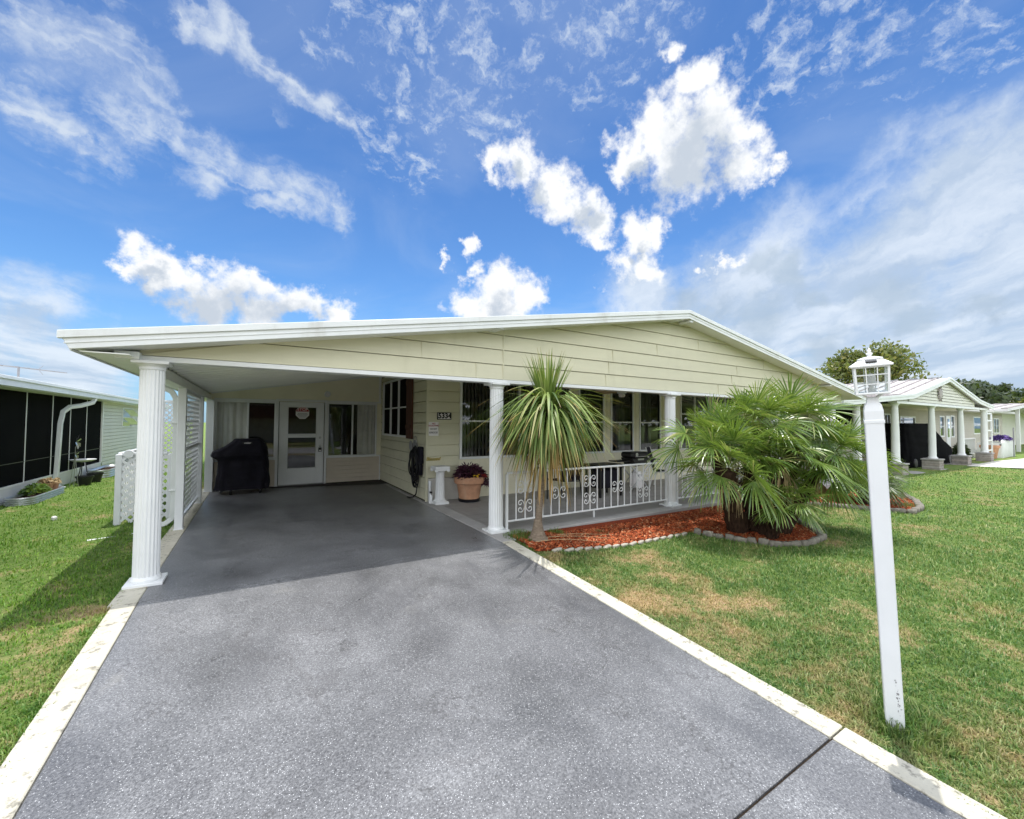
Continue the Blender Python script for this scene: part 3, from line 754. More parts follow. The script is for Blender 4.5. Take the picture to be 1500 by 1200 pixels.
# door
b=MB(); P=FY(YR)
pbox(b,P,.40,.46,-.05,.045,.0,2.15); pbox(b,P,1.50,1.555,-.05,.045,.0,2.15); pbox(b,P,.46,1.50,-.05,.045,2.095,2.15); 
DF=b.build('door_frame',M['white'],H,bevel=.004)
b=MB(); d0,d1=-.03,.018
pbox(b,P,.475,.655,d0,d1,.03,2.085); pbox(b,P,1.315,1.485,d0,d1,.03,2.085); pbox(b,P,.655,1.315,d0,d1,1.965,2.085); pbox(b,P,.655,1.315,d0,d1,1.205,1.275); pbox(b,P,.655,1.315,d0,d1,.03,.42)
for (za,zb) in ((.42,1.205),(1.275,1.965)):
    pbox(b,P,.655,.672,d1-.006,d1+.008,za,zb); pbox(b,P,1.298,1.315,d1-.006,d1+.008,za,zb); pbox(b,P,.672,1.298,d1-.006,d1+.008,za,za+.015); pbox(b,P,.672,1.298,d1-.006,d1+.008,zb-.015,zb)
D=b.build('door',M['white'],H,bevel=.004)
b=MB()
for (za,zb) in ((.42,1.205),(1.275,1.965)): b.add([P(.655,0,za),P(1.315,0,za),P(1.315,0,zb),P(.655,0,zb)],[(0,1,2,3)])
b.build('pane',M['glass'],D)
Rz=Matrix.Rotation(PI/2,4,'X')
b=MB(); b.lathe([(.028,0),(.03,.01),(.022,.022),(.012,.024)],(0,0,0),20,mat=Matrix.Translation((1.40,YR-.018,1.19))@Rz); b.build('deadbolt',M['steel'],D,smooth=False)
b=MB(); b.lathe([(.03,0),(.03,.008),(.012,.012),(.012,.035),(.026,.045),(.03,.06),(.022,.072)],(0,0,0),20,mat=Matrix.Translation((1.40,YR-.018,.98))@Rz); b.build('handle',M['steel'],D,smooth=True)
b=MB(); b.box(1.362,YR-.075,.83,1.438,YR-.03,.93); b.tube([(1.38,YR-.05,.925),(1.38,YR-.055,.985),(1.40,YR-.055,1.0),(1.42,YR-.055,.985),(1.42,YR-.05,.925)],.006,6); 
LB=b.build('lock_box',M['black'],D,bevel=.006)
b=MB(); b.box(1.378,YR-.079,.845,1.422,YR-.0752,.875); b.build('keypad',M['signwhite'],LB)
# pale door threshold
b=MB(); pbox(b,P,.46,1.50,-.05,.05,.0,.026); b.build('threshold',M['grey'],DF)
# round flood light
b=MB(); b.lathe([(.03,0),(.06,.02),(.075,.05),(.078,.09),(.06,.095)],(0,0,0),20,mat=Matrix.Translation((1.53,YR-.01,2.33))@Matrix.Rotation(PI*.6,4,'X')@Matrix.Rotation(.25,4,'Y')); fl=b.build('flood_light',M['white'],H,autos=.6)
b=MB(); b.lathe([(.045,.0951),(.045,.099)],(0,0,0),16,mat=Matrix.Translation((1.53,YR-.01,2.33))@Matrix.Rotation(PI*.6,4,'X')@Matrix.Rotation(.25,4,'Y')); b.build('lens',M['signwhite'],fl)
# outer shell and rooms
b=MB(); b.add([(-.95,YR,-.1),(-.95,20,-.1),(-.95,20,2.3),(-.95,YR,2.3)],[(0,1,2,3)]); b.add([(14.4,YW,-.3),(14.4,20,-.3),(14.4,20,2.5),(14.4,YW,2.5)],[(0,1,2,3)])
b.add([(-.95,20,-.3),(14.4,20,-.3),(14.4,20,2.5),(XP,20,3.7),(-.95,20,2.3)],[(0,1,2,3,4)]); b.build('wall',M['cream'],H)
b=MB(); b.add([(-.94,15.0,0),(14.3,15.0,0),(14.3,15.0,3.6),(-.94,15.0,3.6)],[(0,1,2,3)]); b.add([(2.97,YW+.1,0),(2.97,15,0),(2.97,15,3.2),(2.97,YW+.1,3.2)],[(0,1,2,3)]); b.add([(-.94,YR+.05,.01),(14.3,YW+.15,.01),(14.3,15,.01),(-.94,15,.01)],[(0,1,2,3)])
b.build('interior_shade_wall',M['dark'],H)  # walls and floor coloured dark to stand for the shade indoors
# ------------------------------------------------------------------ porch railings
def scroll(mb,P,u,z,w=.2,h=.23,r=.0085):
    for sg in (-1,1):
        pts=[]
        n=44
        for k in range(n):
            s=-1+2*k/(n-1)       # -1..1 along the C from lower curl to upper curl
            e=abs(s)
            if e<.45:
                a=s/.45*1.25; x=.012+ .5*w*(1-math.cos(a))*.9; zz=math.sin(a)*h*.42
            else:
                a0=1.25; x0=.012+.5*w*(1-math.cos(a0))*.9; z0=math.sin(a0)*h*.42
                t=(e-.45)/.55; ang=t*4.9; rad=.044*(1-.72*t)
                c=(x0+.012,z0-.044) 
                x=c[0]+rad*math.sin(ang+.1)+0; zz=c[1]+rad*math.cos(ang+.1)
                zz=zz if s>0 else -zz
                if s<0: zz=zz
            pts.append(P(u+sg*x,0,z+zz))
        mb.tube(pts,r,5)
def railing(x0,x1,label,mid):
    R=empty('porch_railing',((x0+x1)/2,5.42,0),label,'railing','white scrolled porch railings')
    P=FY(5.42); b=MB()
    b.box(x0,5.40,.83,x1,5.44,.86); b.box(x0,5.405,.115,x1,5.435,.14); b.build('rail',M['white'],R,bevel=.004)
    for x in (x0,x1):
        b=MB(); b.box(x-.017,5.403,.0,x+.017,5.437,.829); b.box(x-.035,5.385,.0,x+.035,5.455,.008); b.build('post',M['white'],R)
    for x in mid:
        b=MB(); b.box(x-.012,5.41,.0,x+.012,5.43,.1149); b.build('foot',M['white'],R)
    n=round((x1-x0)/.163); st=(x1-x0)/n
    for k in range(1,n):
        b=MB(); u=x0+k*st; b.box(u-.008,5.412,.1401,u+.008,5.428,.8299); b.build('baluster',M['white'],R)
        if k%4==2 and k<n-1:
            if k%8==2: zs=(.62,.33)
            else: zs=(.48,)
            for z in zs:
                c=MB(); scroll(c,P,u,z); c.build('scroll',M['white'],R,smooth=True)
railing(3.22,6.83,'white metal porch railing with scrolls behind the drooping palm, nearest the driveway',[4.95])
railing(7.14,10.80,'white metal porch railing with scrolls mostly hidden behind the bushy fan palm',[8.9])
# ------------------------------------------------------------------ things by the house
TX=lambda x,y,z: Matrix.Translation((x,y,z))@Matrix.Rotation(PI/2,4,'X')
# lamp post -----------------------------------------------------------------
LX,LY=3.33,1.0; LZ=float(gh(LX,LY))-.02
LP=empty('lamp_post',(LX,LY,LZ),'white leaning lamp post with a square glass lantern on the lawn beside the driveway','lamp post')
ax=Vector((-.215,.004,1.90)); ax.normalize()
yaw=math.radians(-68)
T=Matrix.Translation((LX,LY,LZ))@Vector((0,0,1)).rotation_difference(ax).to_matrix().to_4x4()@Matrix.Rotation(yaw,4,'Z')
Hp=1.885; hw=.0435
b=MB(); b.box(-hw,-hw,0,hw,hw,Hp); 
POST=b.build('post',M['post'],LP,bevel=.005,xf=T)
def ring(mb,z0,r0,z1,r1):
    vs=[(sx*r,sy*r,z) for (r,z) in ((r0,z0),(r1,z1)) for (sx,sy) in ((-1,-1),(1,-1),(1,1),(-1,1))]
    mb.add(vs,[(0,1,5,4),(1,2,6,5),(2,3,7,6),(3,0,4,7)])
def stack(mb,prof):
    for (a,b_) in zip(prof[:-1],prof[1:]): ring(mb,a[1],a[0],b_[1],b_[0])
    for (r,z) in (prof[0],prof[-1]): mb.add([(-r,-r,z),(r,-r,z),(r,r,z),(-r,r,z)],[(0,1,2,3)])
b=MB(); stack(b,[(hw+.003,Hp-.02),(hw+.003,Hp-.004),(hw,Hp),(hw,Hp+.05),(hw*.86,Hp+.085),(hw*.62,Hp+.1),(hw*.6,Hp+.125)])
b.build('post_cap',M['post'],LP,bevel=.002,xf=T)
zb=Hp+.118
b=MB(); stack(b,[(.022,zb),(.024,zb+.012)])
for sx in (-1,1):
    for sy in (-1,1): b.tube([(sx*.018,sy*.018,zb+.006),(sx*.05,sy*.05,zb+.036)],.006,6)
z0=zb+.036; z1=z0+.155; r0,r1=.070,.0755
stack(b,[(r0+.004,z0-.006),(r0+.008,z0),(r0+.006,z0+.008)])
for sx in (-1,1):
    for sy in (-1,1): b.tube([(sx*r0,sy*r0,z0),(sx*r1,sy*r1,z1)],.0075,4)
for k in range(4):
    R4=Matrix.Rotation(k*PI/2,4,'Z')
    def add(p,q,r): b.tube([R4@Vector(p),R4@Vector(q)],r,4)
    for t in (-.34,.34): add((t*r0,-r0,z0),(t*r1,-r1,z1),.0036)
    for h in (.36,.70):
        r=r0+(r1-r0)*h; add((-r,-r,z0+h*(z1-z0)),(r,-r,z0+h*(z1-z0)),.0036)
    r=r1; add((-r,-r,z1),(r,-r,z1),.007)
LF=b.build('lantern',M['white'],LP,xf=T)
b=MB()
for k in range(4):
    R4=Matrix.Rotation(k*PI/2,4,'Z'); b.add([R4@Vector(p) for p in ((-r0,-r0+.002,z0),(r0,-r0+.002,z0),(r1,-r1+.002,z1),(-r1,-r1+.002,z1))],[(0,1,2,3)])
b.build('pane',M['clear'],LF,xf=T)
b=MB(); b.lathe([(.018,z0),(.018,z0+.03),(.01,z0+.035),(.02,z0+.06),(.024,z0+.085),(.015,z0+.11),(.003,z0+.118)],(0,0,0),16); b.build('bulb',M['signwhite'],LF,xf=T,smooth=True)
b=MB(); stack(b,[(r1+.017,z1+.002),(r1+.02,z1+.010),(r1+.012,z1+.017),(.055,z1+.040),(.05,z1+.043),(.056,z1+.045),(.054,z1+.051),(.022,z1+.06)])
b.lathe([(.014,z1+.058),(.009,z1+.068),(.015,z1+.074),(.017,z1+.08),(.008,z1+.085),(.011,z1+.093),(.006,z1+.105),(.001,z1+.115)],(0,0,0),16)
LR=b.build('lantern_roof',M['white'],LP,xf=T)
b=MB(); n=Vector((0,-.033,.07)).normalized()
b.obox((0,-.0765,z1+.0325),(.026,0,0),(0,.011,.0049),Vector((0,-.0095,.022))*.12); b.build('solar_panel',M['glass'] if False else M['black'],LR,xf=T)
b=MB()
for k in range(26):
    z=random.uniform(.12,.34); x=.026-.05*(z-.12)+random.gauss(0,.004); s_=random.uniform(.001,.0045); pp=[(x+s_*math.cos(a)*random.uniform(.5,1),z+s_*2*math.sin(a)*random.uniform(.5,1.2)) for a in np.linspace(0,2*PI,7)[:-1]]
    b.prism(pp,lambda u,w:(u,-hw-.0008-.00003*k,w),lambda u,w:(u,-hw-.0002,w))
b.build('scuff_mark',M['grey'],POST,xf=T)
# covered grill --------------------------------------------------------------
GR=empty('covered_grill',(-.28,11.2,0),'barbecue grill under a black fabric cover beside the white back door of the carport','grill')
def loft(rings,mat,name,parent,nz=None,wr=.012,seed=0,smooth=True,n=64):
    """rings: (z, x0,x1,y0,y1,round) bottom to top, resampled superellipse sections with draped folds"""
    rs=np.array(rings,float); zs=rs[:,0]; Z=np.linspace(0,len(zs)-1,(len(zs)-1)*6+1)
    vs=[];fs=[]; r_=np.random.default_rng(seed); ph=r_.uniform(0,6,6)
    for q in Z:
        i=int(min(q,len(zs)-2)); f=q-i; f=f*f*(3-2*f)*.5+f*.5
        z,x0,x1,y0,y1,e=rs[i]*(1-f)+rs[i+1]*f
        cx_,cy_=(x0+x1)/2,(y0+y1)/2; a_,b_=(x1-x0)/2,(y1-y0)/2
        for k in range(n):
            t=2*PI*k/n; c,s_=math.cos(t),math.sin(t)
            x=cx_+a_*math.copysign(abs(c)**(2/e),c); y=cy_+b_*math.copysign(abs(s_)**(2/e),s_)
            w=wr*(math.sin(t*11+ph[0]+.6*math.sin(z*5+ph[1]))*(1.1-q/Z[-1])+.6*math.sin(t*19+ph[2]+z*3)*(1-q/Z[-1])+.35*math.sin(z*17+ph[3]+t*3))
            d=math.hypot(x-cx_,y-cy_)+1e-6
            vs.append((x+(x-cx_)/d*w,y+(y-cy_)/d*w,z+.25*w))
    m=len(Z)
    for j in range(m-1):
        for k in range(n): fs.append((j*n+k,j*n+(k+1)%n,(j+1)*n+(k+1)%n,(j+1)*n+k))
    fs.append(tuple(range((m-1)*n,m*n)))
    b=MB(); b.add(vs,fs); return b.build(name,mat,parent,smooth=smooth)
loft([(.10,-.74,.27,10.92,11.50,5),(.45,-.70,.25,10.93,11.5,5),(.74,-.70,.24,10.93,11.5,5),(.83,-.83,.24,10.90,11.5,5),(.92,-.81,.23,10.92,11.5,5),(1.03,-.60,.20,10.93,11.5,5),(1.14,-.46,.15,10.96,11.47,5),(1.185,-.42,.10,11.0,11.44,4.5),(1.205,-.38,.06,11.06,11.4,4)],M['cloth'],'cover',GR,seed=3,wr=.02)
b=MB(); b.box(-.255,10.945,1.095,-.07,10.952,1.14); lab=b.build('cover_label',M['black'],GR)
text_obj('lettering','weber',.05,M['signwhite'],TX(-.165,10.945,1.117),lab,shear=.3)
for x in (-.45,.10):
    b=MB(); b.lathe([(.02,0),(.055,.0),(.062,.01),(.062,.035),(.055,.045),(.02,.045)],(0,0,0),20,mat=Matrix.Translation((x-.02,11.0,.062))@Matrix.Rotation(PI/2,4,'Y')); b.build('wheel',M['black'],GR,smooth=False)
for x in (-.62,.2):
    b=MB(); b.box(x-.02,11.38,0.02,x+.02,11.42,.2); b.box(x-.02,10.98,.06,x+.02,11.02,.2); b.build('leg',M['black'],GR)
# octagonal door sign ---------------------------------------------------------
SG=empty('door_sign',(.985,11.785,1.81),'octagonal sign with red top panel stuck on the back door glass','sign')
yy=11.792
def octa(r,y,z0=None,z1=None):
    pts=[(r*math.cos(PI/8+k*PI/4),r*math.sin(PI/8+k*PI/4)) for k in range(8)]; return pts
b=MB(); b.prism([(.985+x,1.815+z) for x,z in octa(.165,0)],lambda x,z:(x,yy,z),lambda x,z:(x,yy-.004,z)); b.build('plate',M['signwhite'],SG)
b=MB(); r=.158; h=.158*math.sin(PI/8); c8=.158*math.cos(PI/8)
b.prism([(.985-c8,1.815+h*.55),(.985+c8,1.815+h*.55),(.985+c8,1.815+h),(.985+h,1.815+c8),(.985-h,1.815+c8),(.985-c8,1.815+h)],lambda x,z:(x,yy-.0042,z),lambda x,z:(x,yy-.006,z)); b.build('red_panel',M['red'],SG)
text_obj('lettering','STOP',.10,M['signwhite'],TX(.985,yy-.0062,1.90),SG,.001)
b=MB()
for i,(w,z) in enumerate(((.11,1.80),(.125,1.77),(.10,1.74),(.07,1.71))): b.box(.985-w,yy-.006,z-.006,.985+w,yy-.0042,z+.006)
b.build('small_print',M['grey'],SG)
# house number, notice, script --------------------------------------------------
NP=empty('house_number_plaque',(3.31,8.12,1.73),'black framed house number plaque with black digits on the cream wall corner','sign')
b=MB(); b.box(3.155,8.112,1.655,3.465,8.135,1.805); b.build('frame',M['ink'],NP,bevel=.004)
b=MB(); b.box(3.17,8.108,1.67,3.45,8.1115,1.79); b.build('plate',M['signwhite'],NP)
text_obj('lettering','5334',.145,M['ink'],TX(3.315,8.107,1.73),NP,.002,bold=.006)
NS=empty('notice_sign',(3.07,8.12,1.45),'white notice sheet with red and black lettering below the house number','sign')
b=MB(); b.box(2.975,8.118,1.325,3.185,8.127,1.605); b.build('plate',M['signwhite'],NS,bevel=.002)
text_obj('lettering','NO\nSOLICITING',.042,M['red'],TX(3.08,8.1165,1.55),NS,.001)
text_obj('lettering','DO NOT',.036,M['ink'],TX(3.08,8.1165,1.462),NS,.001)
text_obj('lettering','KNOCK',.05,M['ink'],TX(3.08,8.1165,1.39),NS,.001)
WS=empty('wall_script',(3.07,8.12,.86),'gold cut out script word on the cream wall above the white pedestal','wall decoration')
text_obj('lettering','Blessed',.10,M['gold'],TX(3.075,8.115,.855),WS,.004,shear=.25)
# hose ----------------------------------------------------------------------
HH=empty('hose_hanger',(2.93,8.72,1.1),'round grey hose hanger on the side wall above the coiled hose','hose hanger')
b=MB(); Rm=Matrix.Translation((2.935,8.78,1.10))@Matrix.Rotation(-PI/2,4,'Y'); b.lathe([(.11,0),(.12,.01),(.12,.03),(.06,.035),(.06,.10),(.10,.105),(.105,.12),(.09,.125)],(0,0,0),28,mat=Rm); hb=b.build('reel',M['grey'],HH,autos=.6)
b=MB(); b.tube([(2.91,8.78+.10*math.cos(t),1.2+.10*math.sin(t)) for t in np.linspace(0,2*PI,25)[:-1]],.008,6,closed=True); b.build('ring',M['steel'],HH,smooth=True)
b=MB()
for k in range(13):
    cy=8.66+random.uniform(-.10,.10); zt=1.05+random.uniform(-.05,.05); zbm=.24+random.uniform(-.02,.3); w=random.uniform(.12,.25); xo=2.89-.012*k%.06
    pts=[]
    for t in np.linspace(0,2*PI,40)[:-1]:
        zc=(zt+zbm)/2; hz=(zt-zbm)/2
        pts.append((2.905-.02*(k%4)+.008*math.sin(3*t+k),cy+w*math.sin(t)*(1+.35*math.sin(2*t+k))+.03*math.sin(3*t+k),zc+hz*math.cos(t)))
    b.tube(pts,.0125,8,closed=True)
b.tube([(2.90,8.78,1.0),(2.89,8.95,.9),(2.88,9.02,.72),(2.88,9.0,.58),(2.87,8.9,.53),(2.86,8.8,.58),(2.86,8.72,.7)],.0125,8)
b.tube([(2.88,8.52,.32),(2.87,8.50,.2),(2.86,8.52,.10),(2.83,8.60,.035),(2.79,8.72,.016),(2.77,8.8,.014)],.0125,8)
GH=tag(b.build('garden_hose',M['rubber'],None,smooth=True,origin=(2.88,8.6,.02)),'black garden hose hanging in loops on the side wall under the shutter','hose')
b=MB(); b.box(2.85,8.26,.74,2.93,8.44,1.10); b.box(2.87,8.29,.5,2.925,8.41,.7399); HB=tag(b.build('hose_cover',M['cloth'],None,bevel=.02,origin=(2.9,8.4,.6)),'black cloth bag hung over the hose at the wall corner','bag')
# pedestal --------------------------------------------------------------------
PD=empty('pedestal',(3.12,7.84,0),'white plaster column pedestal standing below the house number','pedestal')
b=MB(); b.lathe([(.098,.085,.008),(.092,.12,.008),(.082,.60,.008),(.088,.62,.004)],(3.12,7.84,0),96,nfl=16); b.build('shaft',M['plaster'],PD,autos=.9)
b=MB(); b.box(2.98,7.70,0,3.26,7.98,.045); b.lathe([(.13,.045),(.135,.055),(.125,.07),(.10,.085)],(3.12,7.84,0),32); b.build('base',M['plaster'],PD,bevel=.004)
b=MB(); b.lathe([(.088,.62),(.105,.63),(.11,.645)],(3.12,7.84,0),32); b.box(2.975,7.695,.69,3.265,7.985,.735); b.box(2.99,7.71,.65,3.25,7.97,.69)
for sx in (-1,1): 
    for sy in (-1,1): b.lathe([(.03,-.02),(.034,0),(.03,.02)],(0,0,0),16,mat=Matrix.Translation((3.12+sx*.125,7.84+sy*.125,.66))@Matrix.Rotation(PI/2,4,'X'))
b.build('capital',M['plaster'],PD,bevel=.003)
# spray bottle + pipe
SB=empty('spray_bottle',(2.97,7.93,0),'small white spray bottle on the floor left of the pedestal','bottle')
b=MB(); b.lathe([(.036,0),(.04,.01),(.038,.12),(.03,.16),(.014,.185),(.014,.2)],(2.965,7.93,0.003),20); b.build('body',M['plaster'],SB,autos=.7)
b=MB(); b.box(2.945,7.90,.2,2.985,7.95,.235); b.box(2.955,7.875,.215,2.975,7.90,.23); b.tube([(2.965,7.90,.205),(2.965,7.885,.17)],.006,6); b.build('trigger',M['darkpot'],SB,bevel=.004)
b=MB(); b.lathe([(.028,0),(.028,.36),(.034,.362),(.034,.42),(.02,.425)],(3.0,8.07,0),20); tag(b.build('drain_pipe',M['post'],None,autos=.7,origin=(3.0,8.07,0)),'short white pipe stub against the wall foot behind the spray bottle','pipe')
# flower pot -------------------------------------------------------------------
FP=empty('flower_pot',(3.74,7.80,0),'large terracotta pot of dark purple foliage beside the porch column','flower pot')
px_,py_=3.74,7.80
b=MB(); b.lathe([(.19,.06),(.205,.065),(.255,.355),(.262,.365),(.292,.367),(.304,.38),(.308,.50),(.29,.51),(.275,.505),(.262,.44)],(px_,py_,0),44); b.build('pot',M['terra'],FP,autos=.6)
b=MB(); b.lathe([(.17,0),(.21,.005),(.225,.05),(.215,.058),(.2,.05)],(px_,py_,0),36); b.build('saucer',M['darkpot'],FP,autos=.6)
b=MB(); b.lathe([(.0,.46),(.262,.462),(.262,.47),(.0,.475)],(px_,py_,0),30); b.build('soil',M['fiber'],FP)
def leafcloud(name,parent,mat,c,rad,n,ln,wd,droop=.3,up=.6,flat=.7,origin=None):
    V=[];F=[]
    for k in range(n):
        a=rng.uniform(0,2*PI); r=math.sqrt(rng.random()); el=rng.uniform(-.1,1.3)*up
        bx=c[0]+rad[0]*r*math.cos(a)*.75; by=c[1]+rad[1]*r*math.sin(a)*.75; bz=c[2]+rad[2]*(1-r*r*flat)*rng.uniform(.1,1)
        d=Vector((math.cos(a+rng.normal(0,.6))*math.cos(el),math.sin(a+rng.normal(0,.6))*math.cos(el),math.sin(el)))
        s=d.cross(Vector((rng.normal(),rng.normal(),1))).normalized(); l=ln*rng.uniform(.6,1.3); w=wd*rng.uniform(.7,1.2)
        o=len(V); p0=Vector((bx,by,bz)); p1=p0+d*l*.5; p2=p0+d*l-Vector((0,0,l*droop))
        V+= [p0,p1+s*w,p2,p1-s*w]; F.append((o,o+1,o+2,o+3))
    return mesh_np(name,np.array([tuple(v) for v in V]),[np.array(F)],mat,parent,origin=origin)
leafcloud('foliage',FP,M['purple'],(px_,py_,.47),(.33,.33,.26),900,.13,.02,.2,.9)
leafcloud('trailing_leaves',FP,M['purple'],(px_+.28,py_-.12,.30),(.12,.1,.22),160,.1,.016,.6,.2)
b=MB(); 
for k in range(14):
    a=random.uniform(0,6.28); b.lathe([(.0,0),(.018,.004),(.022,.012),(.0,.014)],(px_+.02+.05*math.cos(a),py_-.28+.03*math.sin(a),.50+random.uniform(0,.06)),8)
b.build('yellow_flower',M['yellow'],FP,smooth=True)
leafcloud('red_flower',FP,M['pinkred'],(px_+.17,py_-.2,.49),(.12,.1,.1),120,.06,.018,.2,.9)
# ceiling fan --------------------------------------------------------------------
CF=empty('ceiling_fan',(7.05,6.8,2.33),'white ceiling fan with tan blades hanging above the porch','ceiling fan')
b=MB(); b.lathe([(.02,2.40),(.10,2.39),(.115,2.33),(.10,2.28),(.03,2.27)],(7.05,6.8,0),28); b.lathe([(.06,3.56),(.06,3.5),(.013,3.49),(.013,2.40)],(7.05,6.8,0),16); b.build('motor',M['white'],CF,autos=.6)
b=MB(); b.lathe([(.0,2.19),(.06,2.2),(.08,2.24),(.07,2.268)],(7.05,6.8,0),24); b.build('light_shade',M['signwhite'],CF,smooth=True)
for k in range(5):
    a=.35+k*2*PI/5; R5=Matrix.Translation((7.05,6.8,2.315))@Matrix.Rotation(a,4,'Z')@Matrix.Rotation(.2,4,'X')
    b=MB(); b.prism([(.15,-.035),(.22,-.06),(.6,-.07),(.64,-.04),(.64,.04),(.6,.07),(.22,.06),(.15,.035)],lambda x,y:R5@Vector((x,y,0)),lambda x,y:R5@Vector((x,y,.007))); b.box if False else None
    b.build('blade',M['fanwood'],CF)
# patio furniture behind the railing -------------------------------------------------
PG=empty('patio_grill',(7.7,7.0,0),'small black gas grill with chrome handle on folding legs by the porch windows','grill')
b=MB(); b.box(7.40,6.82,.80,8.0,7.20,.93); lid=b.build('lid',M['black'],PG,bevel=.04)
b=MB(); b.tube([(7.48,6.80,.83),(7.48,6.775,.835),(7.92,6.775,.835),(7.92,6.80,.83)],.010,8); b.build('handle',M['steel'],lid)
b=MB(); b.prism([(7.40,.795),(8.0,.795),(7.9,.64),(7.55,.60)],lambda x,z:(x,6.83,z),lambda x,z:(x,7.19,z)); b.build('fire_box',M['black'],PG,bevel=.015)
b=MB(); b.box(7.60,6.822,.745,7.80,6.8295,.785); b.build('badge',M['steel'],PG)
b=MB(); b.lathe([(.0,0),(.04,0),(.045,.012),(.0,.014)],(0,0,0),16,mat=Matrix.Translation((7.55,6.82,.875))@Rz); b.build('gauge',M['steel'],PG)
for (x0,x1,n_) in ((6.98,7.395,'side_shelf'),(8.005,8.42,'side_shelf')):
    b=MB(); b.box(x0,6.86,.72,x1,7.16,.745); b.build(n_,M['black'],PG,bevel=.008)
for (xa,xb) in ((7.35,8.05),(8.05,7.35)):
    for y in (6.86,7.16):
        b=MB(); b.tube([(xa,y,.015),(xb,y,.66)],.012,8); b.build('leg',M['steel'],PG)
b=MB(); b.lathe([(.0,0),(.14,0),(.15,.02),(.15,.26),(.12,.34),(.05,.38),(.05,.42),(.0,.42)],(7.72,7.0,.1),24); b.build('gas_bottle',M['signwhite'],PG,autos=.6)
PT=empty('patio_table',(6.65,6.95,0),'black patio table with a thick dark top right of the drooping palm','table')
b=MB(); b.box(6.25,6.65,.63,7.03,7.25,.70); b.build('table_top',M['black'],PT,bevel=.03)
for x in (6.33,6.95):
    for y in (6.73,7.17):
        b=MB(); b.box(x-.02,y-.02,0,x+.02,y+.02,.63); b.build('leg',M['black'],PT)
b=MB(); b.box(6.36,6.78,.18,6.92,7.12,.60); b.build('shelf_box',M['cloth'],PT,bevel=.02)
def chair(x,y,rz,label,fm,cm):
    C_=empty('patio_chair',(0,0,0),label,'chair','patio chairs behind the railing')
    for sx in (-1,1):
        b=MB(); b.tube([(sx*.25,-.24,0),(sx*.25,-.24,.60),(sx*.25,-.2,.63),(sx*.25,.2,.62),(sx*.25,.25,.58)],.013,8); b.tube([(sx*.25,-.22,.42),(sx*.24,.22,.38),(sx*.24,.40,1.0)],.013,8); b.tube([(sx*.25,.22,.42),(sx*.26,.30,0)],.013,8); b.build('side_frame',M[fm],C_)
    b=MB(); b.box(-.235,-.23,.40,.235,.22,.415); b.build('seat',M[cm],C_,bevel=.005)
    b=MB(); b.obox((0,.315,.70),(.228,0,0),(0,.006,.001),(0,.085,.29)); b.build('backrest',M[cm],C_)
    C_.location=(x,y,0); C_.rotation_euler=(0,0,rz); return C_
chair(5.55,7.0,-1.3,'black sling patio chair standing behind the drooping palm trunk','black','cloth')
chair(8.85,7.1,.5,'white framed patio chair with black sling right of the small grill','white','cloth')
# wall ring trim: wind chime cord etc left out
# lattice screen on the left lawn -----------------------------------------------------
LS=empty('lattice_screen',(-1.55,8.9,-.1),'low white lattice screen panel standing on the grass left of the carport','lattice screen')
b=MB(); lattice(b,FY(8.88),-1.80,-1.22,-.02,1.06,.085,.034); lattice(b,FXm(-1.83),8.95,10.35,-.02,1.06,.085,.034); b.build('lattice',M['post'],LS)
for (x,y) in ((-1.84,8.90),(-1.20,8.90),(-1.84,10.38)):
    b=MB(); b.box(x-.04,y-.04,-.18,x+.04,y+.04,1.06); b.build('post',M['post'],LS,bevel=.006)
b=MB(); b.box(-1.80,8.862,1.035,-1.24,8.902,1.085); b.box(-1.868,8.94,1.035,-1.812,10.34,1.085); b.build('rail',M['post'],LS,bevel=.008)
b=MB(); b.lathe([(.06,-.03),(.065,-.02),(.065,.02),(.06,.03)],(0,0,0),24,mat=Matrix.Translation((-1.72,8.875,1.065))@Rz); b.build('round_cap',M['post'],LS)
LS2=empty('trellis',(-1.3,10.6,-.1),'taller white lattice trellis behind the low lattice screen','trellis')
b=MB(); lattice(b,FY(10.6),-1.62,-1.10,.9,1.95,.07,.026); b.build('lattice',M['post'],LS2)
b=MB(); b.box(-1.68,10.58,-.2,-1.62,10.64,2.0); b.box(-1.10,10.58,-.2,-1.04,10.64,2.0); b.box(-1.62,10.585,1.95,-1.10,10.63,2.0); b.box(-1.62,10.585,.85,-1.10,10.63,.9); b.build('frame',M['post'],LS2,bevel=.004)
b=MB(); b.tube([(-1.95,7.98,-.075),(-1.45,8.05,-.07)],.035,10); b.lathe([(.045,0),(.045,.05)],(0,0,0),14,mat=Matrix.Translation((-1.5,8.05,-.07))@Matrix.Rotation(PI/2,4,'Y')); tag(b.build('drain_pipe',M['white'],None,smooth=False,origin=(-1.6,8.0,-.07)),'white drain pipe end lying on the grass in the roof shade','pipe')
gzl=float(gh(-2.84,9.95))
b=MB(); b.lathe([(.03,0),(.04,.02),(.035,.055),(.015,.07)],(-2.84,9.95,gzl),18); SC=tag(b.build('sprinkler_head',M['signwhite'],None,autos=.6,origin=(-2.84,9.95,gzl)),'small white sprinkler head alone in the left lawn','sprinkler')
b=MB(); b.box(-2.865,9.90,gzl+.02,-2.815,9.915,gzl+.045); b.build('nozzle',M['grey'],SC)
